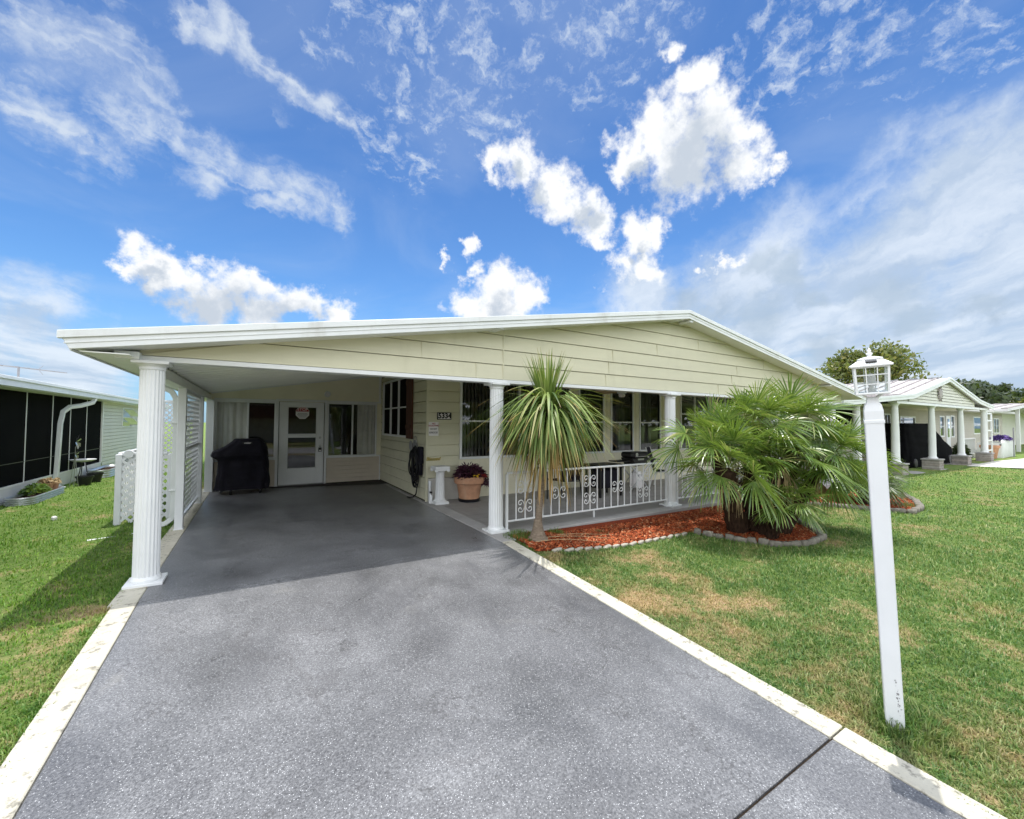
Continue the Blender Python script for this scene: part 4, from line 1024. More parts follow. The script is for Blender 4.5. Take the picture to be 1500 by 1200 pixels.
# fallen dry fronds at the palm foot
for k,(x0,y0,x1,y1) in enumerate(((3.3,4.85,4.5,4.5),(3.5,4.95,4.75,4.55),(3.2,4.7,4.2,4.38))):
    b=MB(); pts=[]
    for t in np.linspace(0,1,12): pts.append((x0+(x1-x0)*t,y0+(y1-y0)*t+.06*math.sin(t*3),float(gh(x0+(x1-x0)*t,4.6))+.03+.03*math.sin(t*PI)))
    b.tube(pts,.006,5,r1=.002); tag(b.build('dry_leaf',M['straw'],None,origin=pts[0]),'thin dry palm leaf strip lying on the red mulch','dry leaf','dry leaf strips on the mulch')
# ------------------------------------------------------------------ fan palms
def fan_frond(acc,pet,base,d,plen,R,nseg,spread,droop,rs):
    """one fan leaf: stalk from base along d, then leaflets spread in a pleated fan"""
    d=Vector(d).normalized(); base=Vector(base)
    up=Vector((0,0,1)); s=d.cross(up); 
    if s.length<.1: s=Vector((1,0,0))
    s.normalize(); n=s.cross(d).normalized()
    tw=rs.normal(0,.35); s,n=s*math.cos(tw)+n*math.sin(tw), n*math.cos(tw)-s*math.sin(tw)
    # stalk
    pts=[]
    for t in (0,.35,.7,1): pts.append(base+d*plen*t+Vector((0,0,-1))*droop*.16*plen*t*t)
    e=(pts[3]-pts[2]).normalized(); w=.008
    V,F=pet
    for a,b_ in zip(pts[:-1],pts[1:]):
        for q in (s,n):
            o=len(V); V+= [a-q*w,a+q*w,b_+q*w*.8,b_-q*w*.8]; F.append((o,o+1,o+2,o+3))
    hub=pts[3]
    tilt=rs.uniform(-.35,.25); e2=(e*math.cos(tilt)+n*math.sin(tilt)).normalized(); n2=s.cross(e2).normalized()
    V,F=acc
    dth=2*spread/nseg
    for k in range(nseg):
        th=-spread+dth*(k+.5)+rs.normal(0,.02)
        L=R*(.62+.38*math.cos(th*.72))*rs.uniform(.88,1.08)
        dr=e2*math.cos(th)+s*math.sin(th)
        dr=(dr+n2*(.18*abs(math.sin(th))-.05)).normalized()
        sd=(n2.cross(dr)).normalized(); pl=(1 if k%2 else -1)*.30
        sd=(sd*math.cos(pl)+n2*math.sin(pl))
        g=droop*L*rs.uniform(.25,.6); o=len(V)
        prof=((.0,.003),(.30,.30*L*dth*.5),(.55,min(.36*L*dth*.5,.016)),(.8,.009),(1.0,.0012))
        br=rs.random()<.10
        for t,w in prof:
            c=hub+dr*L*t-Vector((0,0,1))*g*t**2.4
            if br and t>.7: c-=Vector((0,0,1))*L*.18*(t-.6)/.4
            V.append(c-sd*w); V.append(c+sd*w)
        for j in range(4): F.append((o+2*j,o+2*j+1,o+2*j+3,o+2*j+2))
def fan_palm(name,root_label,cat,hearts,trunks,mat,origin,seed,scale=1.0,dead=()):
    rs=np.random.default_rng(seed); O=empty(name,origin,root_label,cat)
    for (h,nf,L,lo,hi,az0,azs) in hearts:
        acc=([],[]); pet=([],[])
        for k in range(nf):
            u=(k+.5)/nf; el=lo+(hi-lo)*u+rs.normal(0,.06); az=k*2.39996+rs.normal(0,.15)
            if azs<PI: az=az0+(((k*.618)%1)-.5)*2*azs
            d=(math.cos(az)*math.cos(el),math.sin(az)*math.cos(el),math.sin(el))
            l=.92*L*rs.uniform(.8,1.1)
            hb=Vector(h)+Vector((d[0],d[1],d[2]))*.05
            fan_frond(acc,pet,hb,d,l*.50*(1 if el>0 else .8),l*.58,int(26+rs.integers(0,8)),rs.uniform(1.5,2.1),max(.1,.9-.6*max(el,0)/1.5),rs)
        c=mesh_np('crown',np.array([tuple(v) for v in acc[0]]),[np.array(acc[1])],M[mat],O)
        mesh_np('leaf_stalks',np.array([tuple(v) for v in pet[0]]),[np.array(pet[1])],M['petiole'],c)
    for pts,r0,r1 in trunks:
        b=MB(); P=[]
        for i in range(14):
            t=i/13; f=t*(len(pts)-1); j=min(int(f),len(pts)-2); q=Vector(pts[j]).lerp(Vector(pts[j+1]),f-j)
            P.append(q+Vector((rs.normal(0,.008),rs.normal(0,.008),0)))
        b.tube(P,r0,12,r1=r1)
        # old leaf bases
        for i in range(int(60*scale)):
            t=rs.random(); f=t*(len(pts)-1); j=min(int(f),len(pts)-2); q=Vector(pts[j]).lerp(Vector(pts[j+1]),f-j); a=rs.uniform(0,6.28); r=r0+(r1-r0)*t
            d=Vector((math.cos(a),math.sin(a),0)); p=q+d*r*.8
            b.tube([p,p+d*.05+Vector((0,0,.05)),p+d*.07+Vector((0,0,.12))],.016,4,r1=.006)
        b.build('trunk',M['fiber'],O)
    for (x,y,z,n,r) in dead:
        V=[];F=[]
        for k in range(n):
            a=rs.uniform(0,6.28); rr=r*math.sqrt(rs.random()); p=Vector((x+rr*.4*math.cos(a),y+rr*.4*math.sin(a),z)); L=rs.uniform(.25,.6); q=p+Vector((math.cos(a)*rr,math.sin(a)*rr,-L)); m_=(p+q)/2+Vector((math.cos(a),math.sin(a),0))*.05
            s=Vector((-math.sin(a+.8),math.cos(a+.8),0))*.006; o=len(V); V+= [p-s,p+s,m_+s,m_-s,q+s*.3,q-s*.3]; F+= [(o,o+1,o+2,o+3),(o+3,o+2,o+4,o+5)]
        mesh_np('dead_fronds',np.array([tuple(v) for v in V]),[np.array(F)],M['straw'],O)
    return O
g0=float(gh(6.9,3.8))
fan_palm('fan_palm','broad bushy fan palm with several trunks in the red mulch before the porch','palm',
 [((6.15,3.75,.92),22,.95,-.35,1.35,0,9),
  ((6.35,4.15,1.18),17,1.0,-.1,1.4,0,9),
  ((7.15,3.95,1.42),22,1.05,-.15,1.45,0,9),
  ((7.05,3.45,1.05),17,.9,-.3,1.2,0,9),
  ((7.95,3.75,1.50),21,1.05,-.2,1.4,0,9),
  ((7.9,3.5,.78),19,1.05,-.35,1.1,0,9),
  ((6.75,3.25,.42),11,.62,-.2,1.0,-2.0,1.7),
  ((8.0,3.15,1.05),15,.9,-.2,1.2,-.8,2.2)],
 [([(6.75,3.95,g0-.05),(6.5,3.9,.3),(6.2,3.8,.88)],.17,.11),([(7.0,3.85,g0-.05),(7.05,3.9,.6),(7.15,3.95,1.36)],.15,.10),([(7.25,3.7,g0-.05),(7.7,3.65,.6),(8.05,3.65,1.42)],.12,.09),([(7.2,3.55,g0-.05),(7.6,3.45,.3),(8.05,3.42,.72)],.10,.08),([(6.9,3.65,g0-.05),(6.95,3.55,.4),(7.05,3.47,1.0)],.11,.08),([(6.8,3.5,g0-.05),(6.77,3.3,.36)],.07,.06),([(6.6,4.0,.2),(6.4,4.12,1.12)],.1,.08),([(7.9,3.45,.5),(7.98,3.2,.98)],.07,.06)],
 'palm',(6.95,3.75,g0),5,dead=((8.1,3.38,.62,70,.16),(6.2,3.75,.75,40,.15),(7.05,3.45,.9,40,.2),(7.15,3.95,1.3,50,.2)))
g1=float(gh(11.6,3.9))
fan_palm('low_palm','low dark green palm clump in the far mulch bed behind the lamp post','palm',
 [((11.5,3.9,.30),20,.85,-.2,1.2,0,9),((12.1,4.0,.3),16,.75,-.2,1.2,0,9),((11.2,3.75,.2),12,.6,-.1,1.0,0,9)],
 [([(11.5,3.9,g1-.05),(11.5,3.9,.26)],.12,.1),([(12.1,4.0,g1-.05),(12.1,4.0,.26)],.1,.08)],'darkpalm',(11.6,3.9,g1),8,.4)
# ------------------------------------------------------------------ drooping strap leaf palm
YX,YY=3.37,4.82; yg=float(gh(YX,YY))
Y_=empty('strap_leaf_palm',(YX,YY,yg),'single trunk palm with a mop of drooping strap leaves beside the porch column','palm')
b=MB(); hrt=Vector((3.50,4.78,1.62)); P=[]
ctl=[Vector((YX,YY,yg-.05)),Vector((3.38,4.82,.25)),Vector((3.42,4.80,.9)),hrt]
for i in range(24):
    t=i/23*3; j=min(int(t),2); P.append(ctl[j].lerp(ctl[j+1],t-j))
b.tube(P,.052,14,r1=.042)
b.lathe([(.23,-.06),(.17,.0),(.11,.07),(.075,.17),(.05,.3)],(YX,YY,yg),18)
for i in range(26):
    q=P[2+int(i*.8)%20]; a=random.uniform(0,6.28); d=Vector((math.cos(a),math.sin(a),0)); b.tube([q+d*.05,q+d*.06+Vector((0,0,.03))],.012,4,r1=.004)
b.build('trunk',M['yuccabark'],Y_)
def straps(n,z0,z1,el0,el1,L0,L1,seed,name,tip0,tip1,stiff,mat='yucca',wid=.0125):
    rs=np.random.default_rng(seed); V=[];F=[];A=[]
    for k in range(n):
        u=rs.random(); az=k*2.39996+rs.normal(0,.2); el=el0+(el1-el0)*u; L=rs.uniform(L0,L1); z=z0+(z1-z0)*u
        p=Vector((hrt.x,hrt.y,z))+Vector((math.cos(az),math.sin(az),0))*.05
        ns=9; st=L/ns; ang=el; w0=wid*rs.uniform(.75,1.2); az2=az+rs.normal(0,.12)
        dt=rs.uniform(tip0,tip1); bend=rs.uniform(.75,1.3)
        wob=rs.normal(0,.05)
        for i in range(ns+1):
            t=i/ns
            d=Vector((math.cos(az2)*math.cos(ang),math.sin(az2)*math.cos(ang),math.sin(ang)))
            s=Vector((-math.sin(az2),math.cos(az2),0)); s=(s+Vector((0,0,wob*3))).normalized()
            w=w0*(1 if t<.55 else (1-(t-.55)/.45)**.7) + .0006
            V+= [p-s*w,p+s*w]; v=max(0,min(1,(t-1+dt)/max(dt,.02))) if dt>0 else 0
            A+= [v,v]
            p=p+d*st
            ang-= (ang+PI/2*.97)*bend*stiff*(.10+.30*math.exp(-((t-.25)/.2)**2)); az2+=wob*.3
        o=len(V)-2*(ns+1)
        for i in range(ns): F.append((o+2*i,o+2*i+1,o+2*i+3,o+2*i+2))
    return mesh_np(name,np.array([tuple(v) for v in V]),[np.array(F)],M[mat],Y_,attrs={'tip':A})
straps(110,1.68,1.80,1.25,1.56,.55,.92,1,'upright_leaves',0,.12,.05)
straps(250,1.62,1.76,.2,1.2,.95,1.28,2,'crown',.0,.22,.72)
straps(330,1.45,1.68,-.1,.9,.7,1.02,3,'drooping_leaves',.0,.42,1.0)
straps(70,1.15,1.5,-.9,.1,.55,.95,4,'dead_leaves',.9,2.5,1.0)
straps(40,1.62,1.74,.4,1.3,1.0,1.4,6,'long_leaves',.2,.6,.42,wid=.009)
# ------------------------------------------------------------------ trees
def tree(name,x,y,h,r,label,mat,seed,trunk=.22,n=5200,leaf=.16,group=None,zmin=.3,flat=.8):
    rs=np.random.default_rng(seed); zg=float(gh(x,y)); O=empty(name,(x,y,zg),label,'tree',group)
    b=MB(); P=[Vector((x,y,zg-.1))]
    for i in range(1,7): P.append(Vector((x+rs.normal(0,.08)*i*.4,y+rs.normal(0,.08)*i*.4,zg+h*.62*i/6)))
    b.tube(P,trunk,10,r1=trunk*.35)
    cl=[]
    nc=24
    for k in range(nc):
        a=k*2.4+rs.normal(0,.3); u=(k+.5)/nc; zz=zmin+(1-zmin)*u; rr=r*math.sqrt(max(.05,1-((zz-.55)/.5)**2))*rs.uniform(.45,.92)
        c=Vector((x+rr*math.cos(a),y+rr*math.sin(a),zg+h*min(zz,.93)))
        q=P[2+int(u*4)]; m_=(q+c)/2+Vector((0,0,-.1*h*.3))
        b.tube([q,m_,c],trunk*.25,6,r1=trunk*.05); cl.append((c,r*rs.uniform(.24,.42)))
    b.build('trunk',M['bark'],O)
    per=n//nc; V=[]
    for c,cr in cl:
        d=rs.normal(0,1,(per,3)); d/=np.linalg.norm(d,axis=1)[:,None]; rad=cr*(rs.random(per)**.45)[:,None]
        p=np.array(c)+d*rad*np.array([1,1,flat])+rs.normal(0,.05*cr,(per,3))
        s1=rs.normal(0,1,(per,3)); s1/=np.linalg.norm(s1,axis=1)[:,None]; s2=np.cross(s1,d); s2/=np.linalg.norm(s2,axis=1)[:,None]+1e-6
        l=leaf*rs.uniform(.6,1.4,(per,1))
        V.append(np.stack([p-s1*l,p+s2*l*.5,p+s1*l,p-s2*l*.5],1).reshape(-1,3))
    V=np.concatenate(V); mesh_np('crown',V,[np.arange(len(V)).reshape(-1,4)],M[mat],O)
    return O
tree('shade_tree',43.2,14.5,8.0,4.3,'broad olive green tree rising behind the lantern and the neighbouring metal roof','tree1',21,.3,n=12000,leaf=.17)
# ------------------------------------------------------------------ far trees
for k,(x,y,h,r,lab) in enumerate(((68,13.5,6.4,3.2,'dark round tree left of the far tree line above the neighbouring gable'),(76,15.5,7.4,3.4,'dark tree in the middle of the far tree line'),(88,15.5,7.6,3.6,'dark leaning tree right of the gap in the far tree line'),(97,14.5,7.0,4.2,'dark green spreading tree near the right end of the far tree line'),(84,12.5,5.2,3.0,'lower green tree in front of the far tree line'),(110,15,7.6,4.6,'dark tree at the right end of the far tree line'))):
    tree('far_tree',x,y,h,r,lab,'tree2' if k!=4 else 'tree1',40+k,.2,n=2600,leaf=.34,group='dark trees beyond the far houses',zmin=.25)
# ------------------------------------------------------------------ left neighbour
NL=empty('neighbour_house',(-8,16,-.1),'low neighbouring house on the left with dark screened porch and pale siding','house')
XW=-4.2; P=FXp(XW)
mul=[6.2,7.6,9.0,10.4,11.75,13.1,14.45,15.6,16.85]
b=MB(); pbox(b,P,5,18.22,-.1,.0,-.25,.25); b.build('sill_wall',M['white'],NL)
b=MB(); b.add([P(5,-.03,.25),P(18.22,-.03,.25),P(18.22,-.03,2.3),P(5,-.03,2.3)],[(0,1,2,3)]); SCR=b.build('screen',M['screen'],NL)
b=MB()
for m in mul: pbox(b,P,m-.009,m+.009,-.03,-.018,.25,2.3)
pbox(b,P,5,18.22,-.029,.006,.235,.27); pbox(b,P,18.18,18.26,-.03,.012,.27,2.3)
b.build('screen_frame',M['grey'] if False else M['soffit'],NL)
b=MB(); pbox(b,P,5,18.2,-.029,-.02,.70,.715); b.build('mid_rail',M['black'],SCR)
win=(20.5,21.9,1.38,2.02)
b=MB(); siding(b,P,18.26,26.5,-.2,2.3,.115,[win],lap=.016,gap=.016); b.build('siding',M['nwhite'],NL)
b=MB(); b.add([(XW,26.5,-.3),(-14,26.5,-.3),(-14,26.5,3.2),(XW,26.5,2.2)],[(0,1,2,3)]); b.add([(XW,5,-.3),(-14,5,-.3),(-14,5,3.2),(XW,5,2.2)],[(0,1,2,3)]); b.build('wall',M['nwhite'],NL)
w=window(NL,P,20.5,21.9,1.38,2.02,rails=[1.70],fw=.04,fmat='white')
b=MB()
for (za,zb) in ((1.40,1.69),(1.72,2.01)): b.add([P(20.52,.02,zb),P(21.88,.02,zb),P(21.88,.24,za+.04),P(20.52,.24,za+.04)],[(0,1,2,3)])
b.build('awning_pane',M['glass'],w)
b=MB(); b.prism([(XW+.36,2.20),(XW+.40,2.37),(-10,2.90),(-10,2.72),(XW+.30,2.20)],lambda x,z:(x,4.6,z),lambda x,z:(x,27,z)); RF=b.build('roof',M['roof'],NL)
b=MB(); b.box(XW+.38,4.6,2.195,XW+.44,27,2.36); b.box(XW+.44,4.6,2.31,XW+.475,27,2.375); b.build('gutter',M['whitemetal'],RF,bevel=.006)
b=MB(); b.box(XW+.0,5,2.185,XW+.36,26.5,2.199); b.build('soffit',M['soffit'],RF)
b=MB(); b.tube([(XW+.40,15.8,2.22),(XW+.36,15.75,2.08),(XW+.22,15.4,1.98),(XW+.12,15.0,1.93),(XW+.07,14.75,1.80),(XW+.065,14.62,1.5),(XW+.065,14.5,.2),(XW+.1,14.5,-.02),(XW+.22,14.5,-.08)],.062,4); b.build('downspout',M['whitemetal'],NL,bevel=.008)
b=MB(); b.lathe([(.34,0),(.34,.06),(.28,.12),(.10,.15),(.0,.15)],(-5.6,16.3,2.52),20); b.build('roof_vent',M['roof'],RF,autos=.6)
AN=empty('roof_antenna',(-5.5,16.5,2.5),'thin television antenna standing on the left neighbour roof','antenna')
b=MB(); b.tube([(-5.5,16.5,2.45),(-5.5,16.5,3.02)],.026,6); b.build('mast',M['grey'],AN)
b=MB(); b.tube([(-5.7,16.1,3.0),(-5.05,18.2,3.05)],.018,5)
for t in (0.02,.2,.38,.5,.6):
    c=Vector((-5.7,16.1,3.0)).lerp(Vector((-5.05,18.2,3.05)),t); l=.34-.2*t; b.tube([c+Vector((-l,.1,0.02)),c+Vector((l,-.1,-.02))],.012,4)
b.tube([(-5.35,17.2,3.03),(-5.3,17.35,3.16)],.006,4); b.tube([(-5.35,17.2,3.03),(-5.3,17.35,2.9)],.006,4)
b.build('antenna_arms',M['grey'],AN)
# things along the left neighbour wall
def trough(x0,x1,y0,y1,h,label):
    zg=float(gh((x0+x1)/2,(y0+y1)/2)); b=MB(); n=44; vs=[];fs=[]; rr=(x1-x0)/2
    def out(t,k):
        c,s=math.cos(t),math.sin(t); e=(y1-y0)/2-rr
        return ((x0+x1)/2+(rr+k)*c,(y0+y1)/2+(rr+k)*s+(e if s>0 else -e))
    rows=[(0,0)]
    for i in range(1,26): rows.append((h*i/25,.012*math.sin(i/25*2*PI*3.5)))
    rows+=[(h+.01,.012),(h+.01,-.02),(h-.05,-.03)]
    for z,k in rows:
        for j in range(n): x,y=out(2*PI*j/n,k); vs.append((x,y,zg+z))
    for i in range(len(rows)-1):
        for j in range(n): fs.append((i*n+j,i*n+(j+1)%n,(i+1)*n+(j+1)%n,(i+1)*n+j))
    b.add(vs,fs); O=empty('metal_planter',((x0+x1)/2,(y0+y1)/2,zg),label,'planter','corrugated metal planters'); b.build('trough',M['galv'],O,smooth=True)
    b=MB(); vs=[(*out(2*PI*j/n,-.028),zg+h-.05) for j in range(n)]; b.add(vs,[tuple(range(n))]); b.build('soil',M['fiber'],O)
    return O,zg+h
t1,zt=trough(-4.14,-3.72,11.9,13.7,.14,'oval corrugated metal planter nearer the driveway, holding plants and clay pots')
t2,zt2=trough(-4.1,-3.62,16.4,18.2,.22,'oval corrugated metal planter farther along the pale wall, behind the bird bath')
leafcloud('leafy_plant',None,M['weed'],(-3.93,12.75,zt),(.18,.36,.17),420,.10,.022,.3,.8,origin=(-3.93,12.75,zt)); tag(bpy.data.objects['leafy_plant'],'light green leafy plant growing in the nearer metal planter','plant')
def cpot(name,x,y,z,r,h,mat,label,group,leaf=None):
    O=empty(name,(x,y,z),label,'flower pot',group); b=MB(); b.lathe([(r*.68,0),(r*.95,h*.8),(r*1.06,h*.81),(r*1.08,h),(r*.95,h),(r*.9,h*.85)],(x,y,z),28); b.build('pot',M[mat],O,autos=.6)
    b=MB(); b.lathe([(.0,h*.8),(r*.9,h*.82),(r*.9,h*.86),(.0,h*.88)],(x,y,z),20); b.build('soil',M['fiber'],O)
    if leaf: leafcloud('plant',O,M[leaf],(x,y,z+h*.85),(r,r,.12),120,.1,.02,.4,.8)
cpot('flower_pot',-3.92,13.22,zt-.06,.12,.21,'terra','left clay pot standing in the nearer metal planter','small pots by the neighbour wall','straw')
cpot('flower_pot',-3.90,13.50,zt-.06,.11,.19,'terra','right clay pot standing in the nearer metal planter by the downspout','small pots by the neighbour wall','straw')
g2=float(gh(-3.7,15.0))
cpot('flower_pot',-3.72,14.85,g2,.165,.24,'darkpot','black pot on the grass left of the bird bath','small pots by the neighbour wall')
cpot('flower_pot',-3.68,15.5,g2,.16,.25,'darkpot','black pot on the grass under the bird bath bowl','small pots by the neighbour wall')
BB=empty('bird_bath',(-3.95,16.2,g2),'white bird bath bowl on thin legs beside the dark screens','bird bath')
b=MB(); b.lathe([(.04,.54),(.17,.56),(.26,.60),(.26,.615),(.16,.58),(.0,.565)],(-3.95,15.6,g2),32); b.build('bowl',M['plaster'],BB,autos=.6)
for a in (0,2.1,4.2):
    b=MB(); b.tube([(-3.95+.05*math.cos(a),15.6+.05*math.sin(a),g2+.55),(-3.95+.08*math.cos(a),15.6+.08*math.sin(a),g2+.3),(-3.95+.17*math.cos(a),15.6+.17*math.sin(a),g2-.02)],.010,6); b.build('leg',M['black'],BB)
PW=empty('pinwheel',(-4.0,14.62,g2),'silver garden pinwheel on a thin stake by the downspout','garden ornament')
b=MB(); b.tube([(-3.85,14.62,g2-.05),(-3.85,14.62,g2+1.0)],.008,5); b.tube([(-3.93,14.6,g2-.05),(-3.86,14.62,g2+.7)],.006,5); b.tube([(-3.77,14.64,g2-.05),(-3.84,14.62,g2+.7)],.006,5); b.build('stake',M['steel'],PW)
for zc,R_ in ((1.12,.20),(.80,.13)):
    b=MB()
    for k in range(6):
        a=k*PI/3+.3; c=Vector((-3.84,14.62,g2+zc)); d=Vector((.25,math.cos(a),math.sin(a))).normalized(); s=Vector((.5,-math.sin(a),math.cos(a))).normalized(); b.add([c,c+d*R_*.6+s*R_*.28,c+d*R_,c+d*R_*.6-s*R_*.12],[(0,1,2,3)])
    b.build('vanes',M['steel'],PW)
# ------------------------------------------------------------------ right neighbour
GZ=-.26
N2=empty('neighbour_house',(26.5,8,GZ),'right neighbouring house with low gable, ribbed metal roof and columns on stone bases','house')
YN=5.75; Yb=22
prof=[(15.4,2.36),(21.6,2.80),(26.2,3.72),(31.0,2.88),(33.6,2.64)]
b=MB(); b.prism(prof+[(x,z-.10) for x,z in prof[::-1]],lambda x,z:(x,YN,z),lambda x,z:(x,Yb,z)); RN=b.build('roof',M['tin'],N2)
b=MB(); b.prism([(x,z+.012) for x,z in prof]+[(x,z-.17) for x,z in prof[::-1]],lambda x,z:(x,YN-.05,z),lambda x,z:(x,YN-.001,z)); b.prism([(x,z+.02) for x,z in prof]+[(x,z-.06) for x,z in prof[::-1]],lambda x,z:(x,YN-.075,z),lambda x,z:(x,YN-.0505,z)); b.build('fascia',M['whitemetal'],RN)
def pz(x):
    for (a,b_) in zip(prof[:-1],prof[1:]):
        if a[0]<=x<=b_[0]: return a[1]+(b_[1]-a[1])*(x-a[0])/(b_[0]-a[0])
b=MB(); y=YN+.35
while y<Yb:
    for (a,c) in ((prof[0],prof[1]),(prof[1],prof[2])):
        b.prism([(a[0],a[1]+.001),(c[0],c[1]+.001),(c[0],c[1]+.05),(a[0],a[1]+.05)],lambda x,z:(x,y,z),lambda x,z:(x,y+.06,z))
    y+=.45
b.build('roof_ribs',M['rib'],RN)
b=MB(); 
y=YN+.3
while y<Yb: b.box(26.05,y,3.70,26.35,y+.35,3.765); y+=.72
b.build('ridge_vents',M['grey'],RN)
def gt2(z):
    zz=z+.17; f=(zz-2.80)/(3.72-2.80); f=max(f,0)
    return (21.6+f*4.6, 26.2+ (3.72-zz)/(3.72-2.88)*4.8)
b=MB(); siding(b,FY(YN+.12),21.3,30.6,2.52,3.54,.13,lap=.016,gap=.02,top=gt2); 
b.add([(20.6,YN+.14,2.5),(30.9,YN+.14,2.45),(30.9,YN+.14,2.75),(26.2,YN+.14,3.6),(21.6,YN+.14,2.7),(20.6,YN+.14,2.65)],[(0,1,2,3,4,5)]); b.build('gable',M['nwhite'],N2)
b=MB(); b.box(20.3,YN+.08,2.42,33.4,YN+.34,2.52); b.build('beam',M['white'],N2,bevel=.005)
b=MB(); b.add([(15.5,YN+.3,2.24),(21.6,YN+.3,2.45),(33.4,YN+.3,2.45),(33.4,8,2.45),(21.6,8,2.45),(15.5,8,2.24)],[(0,1,4,5),(1,2,3,4)]); b.build('ceiling',M['olive'],N2)
for i,(x,brk) in enumerate(((17.15,0),(20.55,1),(24.7,1),(28.85,1),(33.0,1))):
    zb=GZ+(.45 if brk else 0); zt_=2.42 if brk else 2.30
    b=MB(); b.lathe([(.17,zb),(.175,zb+.03),(.145,zb+.06),(.128,zb+.1),(.122,zb+1.2),(.098,zt_-.12),(.10,zt_-.1),(.12,zt_-.05),(.14,zt_-.03),(.14,zt_)],(x,5.98,0),36); c=b.build('column',M['white'],N2,autos=.6)
    if brk:
        b=MB(); b.box(x-.28,5.70,GZ-.1,x+.28,6.26,zb-.06); b.build('stone_base',M['brick'],c,bevel=.015)
        b=MB(); b.box(x-.31,5.67,zb-.0599,x+.31,6.29,zb-.001); b.build('base_cap',M['concrete'],c,bevel=.01)
YH=8.0; P=FY(YH)
wl=[(20.4,22.8,.95,2.25),(25.9,26.8,.9,2.1),(28.2,30.3,1.2,2.0),(36.6,37.2,.95,2.15),(41.6,43.9,1.1,2.15),(34.5,35.2,1.0,2.1),(46.9,48.4,1.1,2.1)]
b=MB(); siding(b,P,18.5,49.5,-.3,2.5,.15,wl,lap=.016,gap=.018); b.build('siding',M['nsiding'],N2)
for i,(a,c,d,e) in enumerate(wl): window(N2,P,a,c,d,e,glass='screen' if i==0 else 'tint',rails=[(d+e)/2],fw=.08,mull=[(a+c)/2] if i==6 else [])  # first pane is matt near-black, painting out its sky reflection
b=MB(); b.add([(18.5,YH+.2,-.3),(49.5,YH+.2,-.3),(49.5,YH+.2,2.6),(18.5,YH+.2,2.6)],[(0,1,2,3)]); b.build('interior_shade_wall',M['dark'],N2)  # dark sheet behind the panes in place of indoor shade
b=MB(); b.add([(18.5,YH,-.3),(18.5,20,-.3),(18.5,20,2.5),(18.5,YH,2.4)],[(0,1,2,3)]); b.add([(49.5,YH,-.3),(49.5,20,-.3),(49.5,20,2.5),(49.5,YH,2.5)],[(0,1,2,3)]); b.build('wall',M['nsiding'],N2)
b=MB(); pbox(b,P,35.55,36.35,.0,.04,-.05,2.2); dN=b.build('door',M['white'],N2,bevel=.005)
b=MB(); pbox(b,P,35.75,36.15,.041,.05,.9,2.0); b.build('pane',M['glass'],dN)
b=MB(); pbox(b,P,40.6,44.6,.02,.5,-.32,.02); b.build('base_wall',M['white'],N2)
b=MB(); b.prism([(33.3,2.5),(49.9,2.5),(49.9,2.66),(33.3,2.66)],lambda x,z:(x,7.2,z),lambda x,z:(x,20,z)); b.build('roof',M['tin'],N2)
SU=empty('sun_wall_disc',(24.9,YN+.1,2.95),'round weathered metal disc ornament on the neighbouring gable','wall ornament')
b=MB(); b.lathe([(.0,0),(.20,.0),(.22,.02),(.20,.05),(.0,.07)],(0,0,0),28,mat=Matrix.Translation((25.3,YN+.10,2.98))@Rz); b.build('disc',M['rib'],SU,autos=.6)
b=MB()
for k in range(16):
    a=k*PI/8; r1_=.36 if k%2 else .31; b.prism([(25.3+.2*math.cos(a-.12),2.98+.2*math.sin(a-.12)),(25.3+r1_*math.cos(a),2.98+r1_*math.sin(a)),(25.3+.2*math.cos(a+.12),2.98+.2*math.sin(a+.12))],lambda x,z:(x,YN+.10,z),lambda x,z:(x,YN+.06,z))
b.build('rays',M['bluefl'] if False else M['rib'],SU)
# covered vehicle
CV=empty('covered_cart',(27,6.9,GZ),'tall golf cart shaped vehicle under a black cover in the neighbouring carport','vehicle')
loft([(GZ+.02,23.6,30.6,6.5,7.5,6),(.5,23.6,30.3,6.5,7.5,6),(.8,23.65,29.2,6.5,7.5,6),(1.25,23.7,28.2,6.52,7.48,6),(1.6,23.75,27.4,6.55,7.45,6),(1.69,23.9,27.2,6.6,7.4,6)],M['cover'],'cover',CV,wr=.05,seed=9)
for x in (24.6,29.4):
    b=MB(); b.lathe([(.06,0),(.18,0),(.2,.03),(.2,.12),(.18,.15),(.06,.15)],(0,0,0),20,mat=Matrix.Translation((x,6.47,GZ+.2))@Matrix.Rotation(-PI/2,4,'X')); b.build('wheel',M['black'],CV)
ST=empty('porch_steps',(34.8,7.3,GZ),'white porch steps with railing at the neighbouring side door','steps')
b=MB(); b.box(33.9,6.9,GZ-.05,36.2,7.99,-.02); b.box(33.6,7.1,GZ-.05,33.899,7.9,-.14); b.build('treads',M['white'],ST,bevel=.01)
b=MB()
for k in range(9): b.box(34.0+.27*k,6.92,-.019,34.05+.27*k,6.97,.82)
b.box(33.95,6.905,.8201,36.25,6.985,.88); b.build('railing',M['white'],ST)
leafcloud('shrub',None,M['tree2'],(32.6,6.8,GZ),(.5,.4,.9),700,.2,.05,.3,.9,origin=(32.6,6.8,GZ)); tag(bpy.data.objects['shrub'],'dark shrub between the covered cart and the neighbouring porch steps','shrub')
# white folded trellis screen beside the last column
b=MB(); b.box(34.4,6.1,GZ,34.5,6.16,2.4); b.box(35.4,6.1,GZ,35.5,6.16,2.3)
for z in (.2,.75,1.3,1.85,2.25): b.box(34.501,6.11,z,35.399,6.15,z+.08)
tag(b.build('screen_frame',M['white'],None,origin=(35,6.13,GZ)),'white open frame screen standing right of the last neighbouring column','screen')
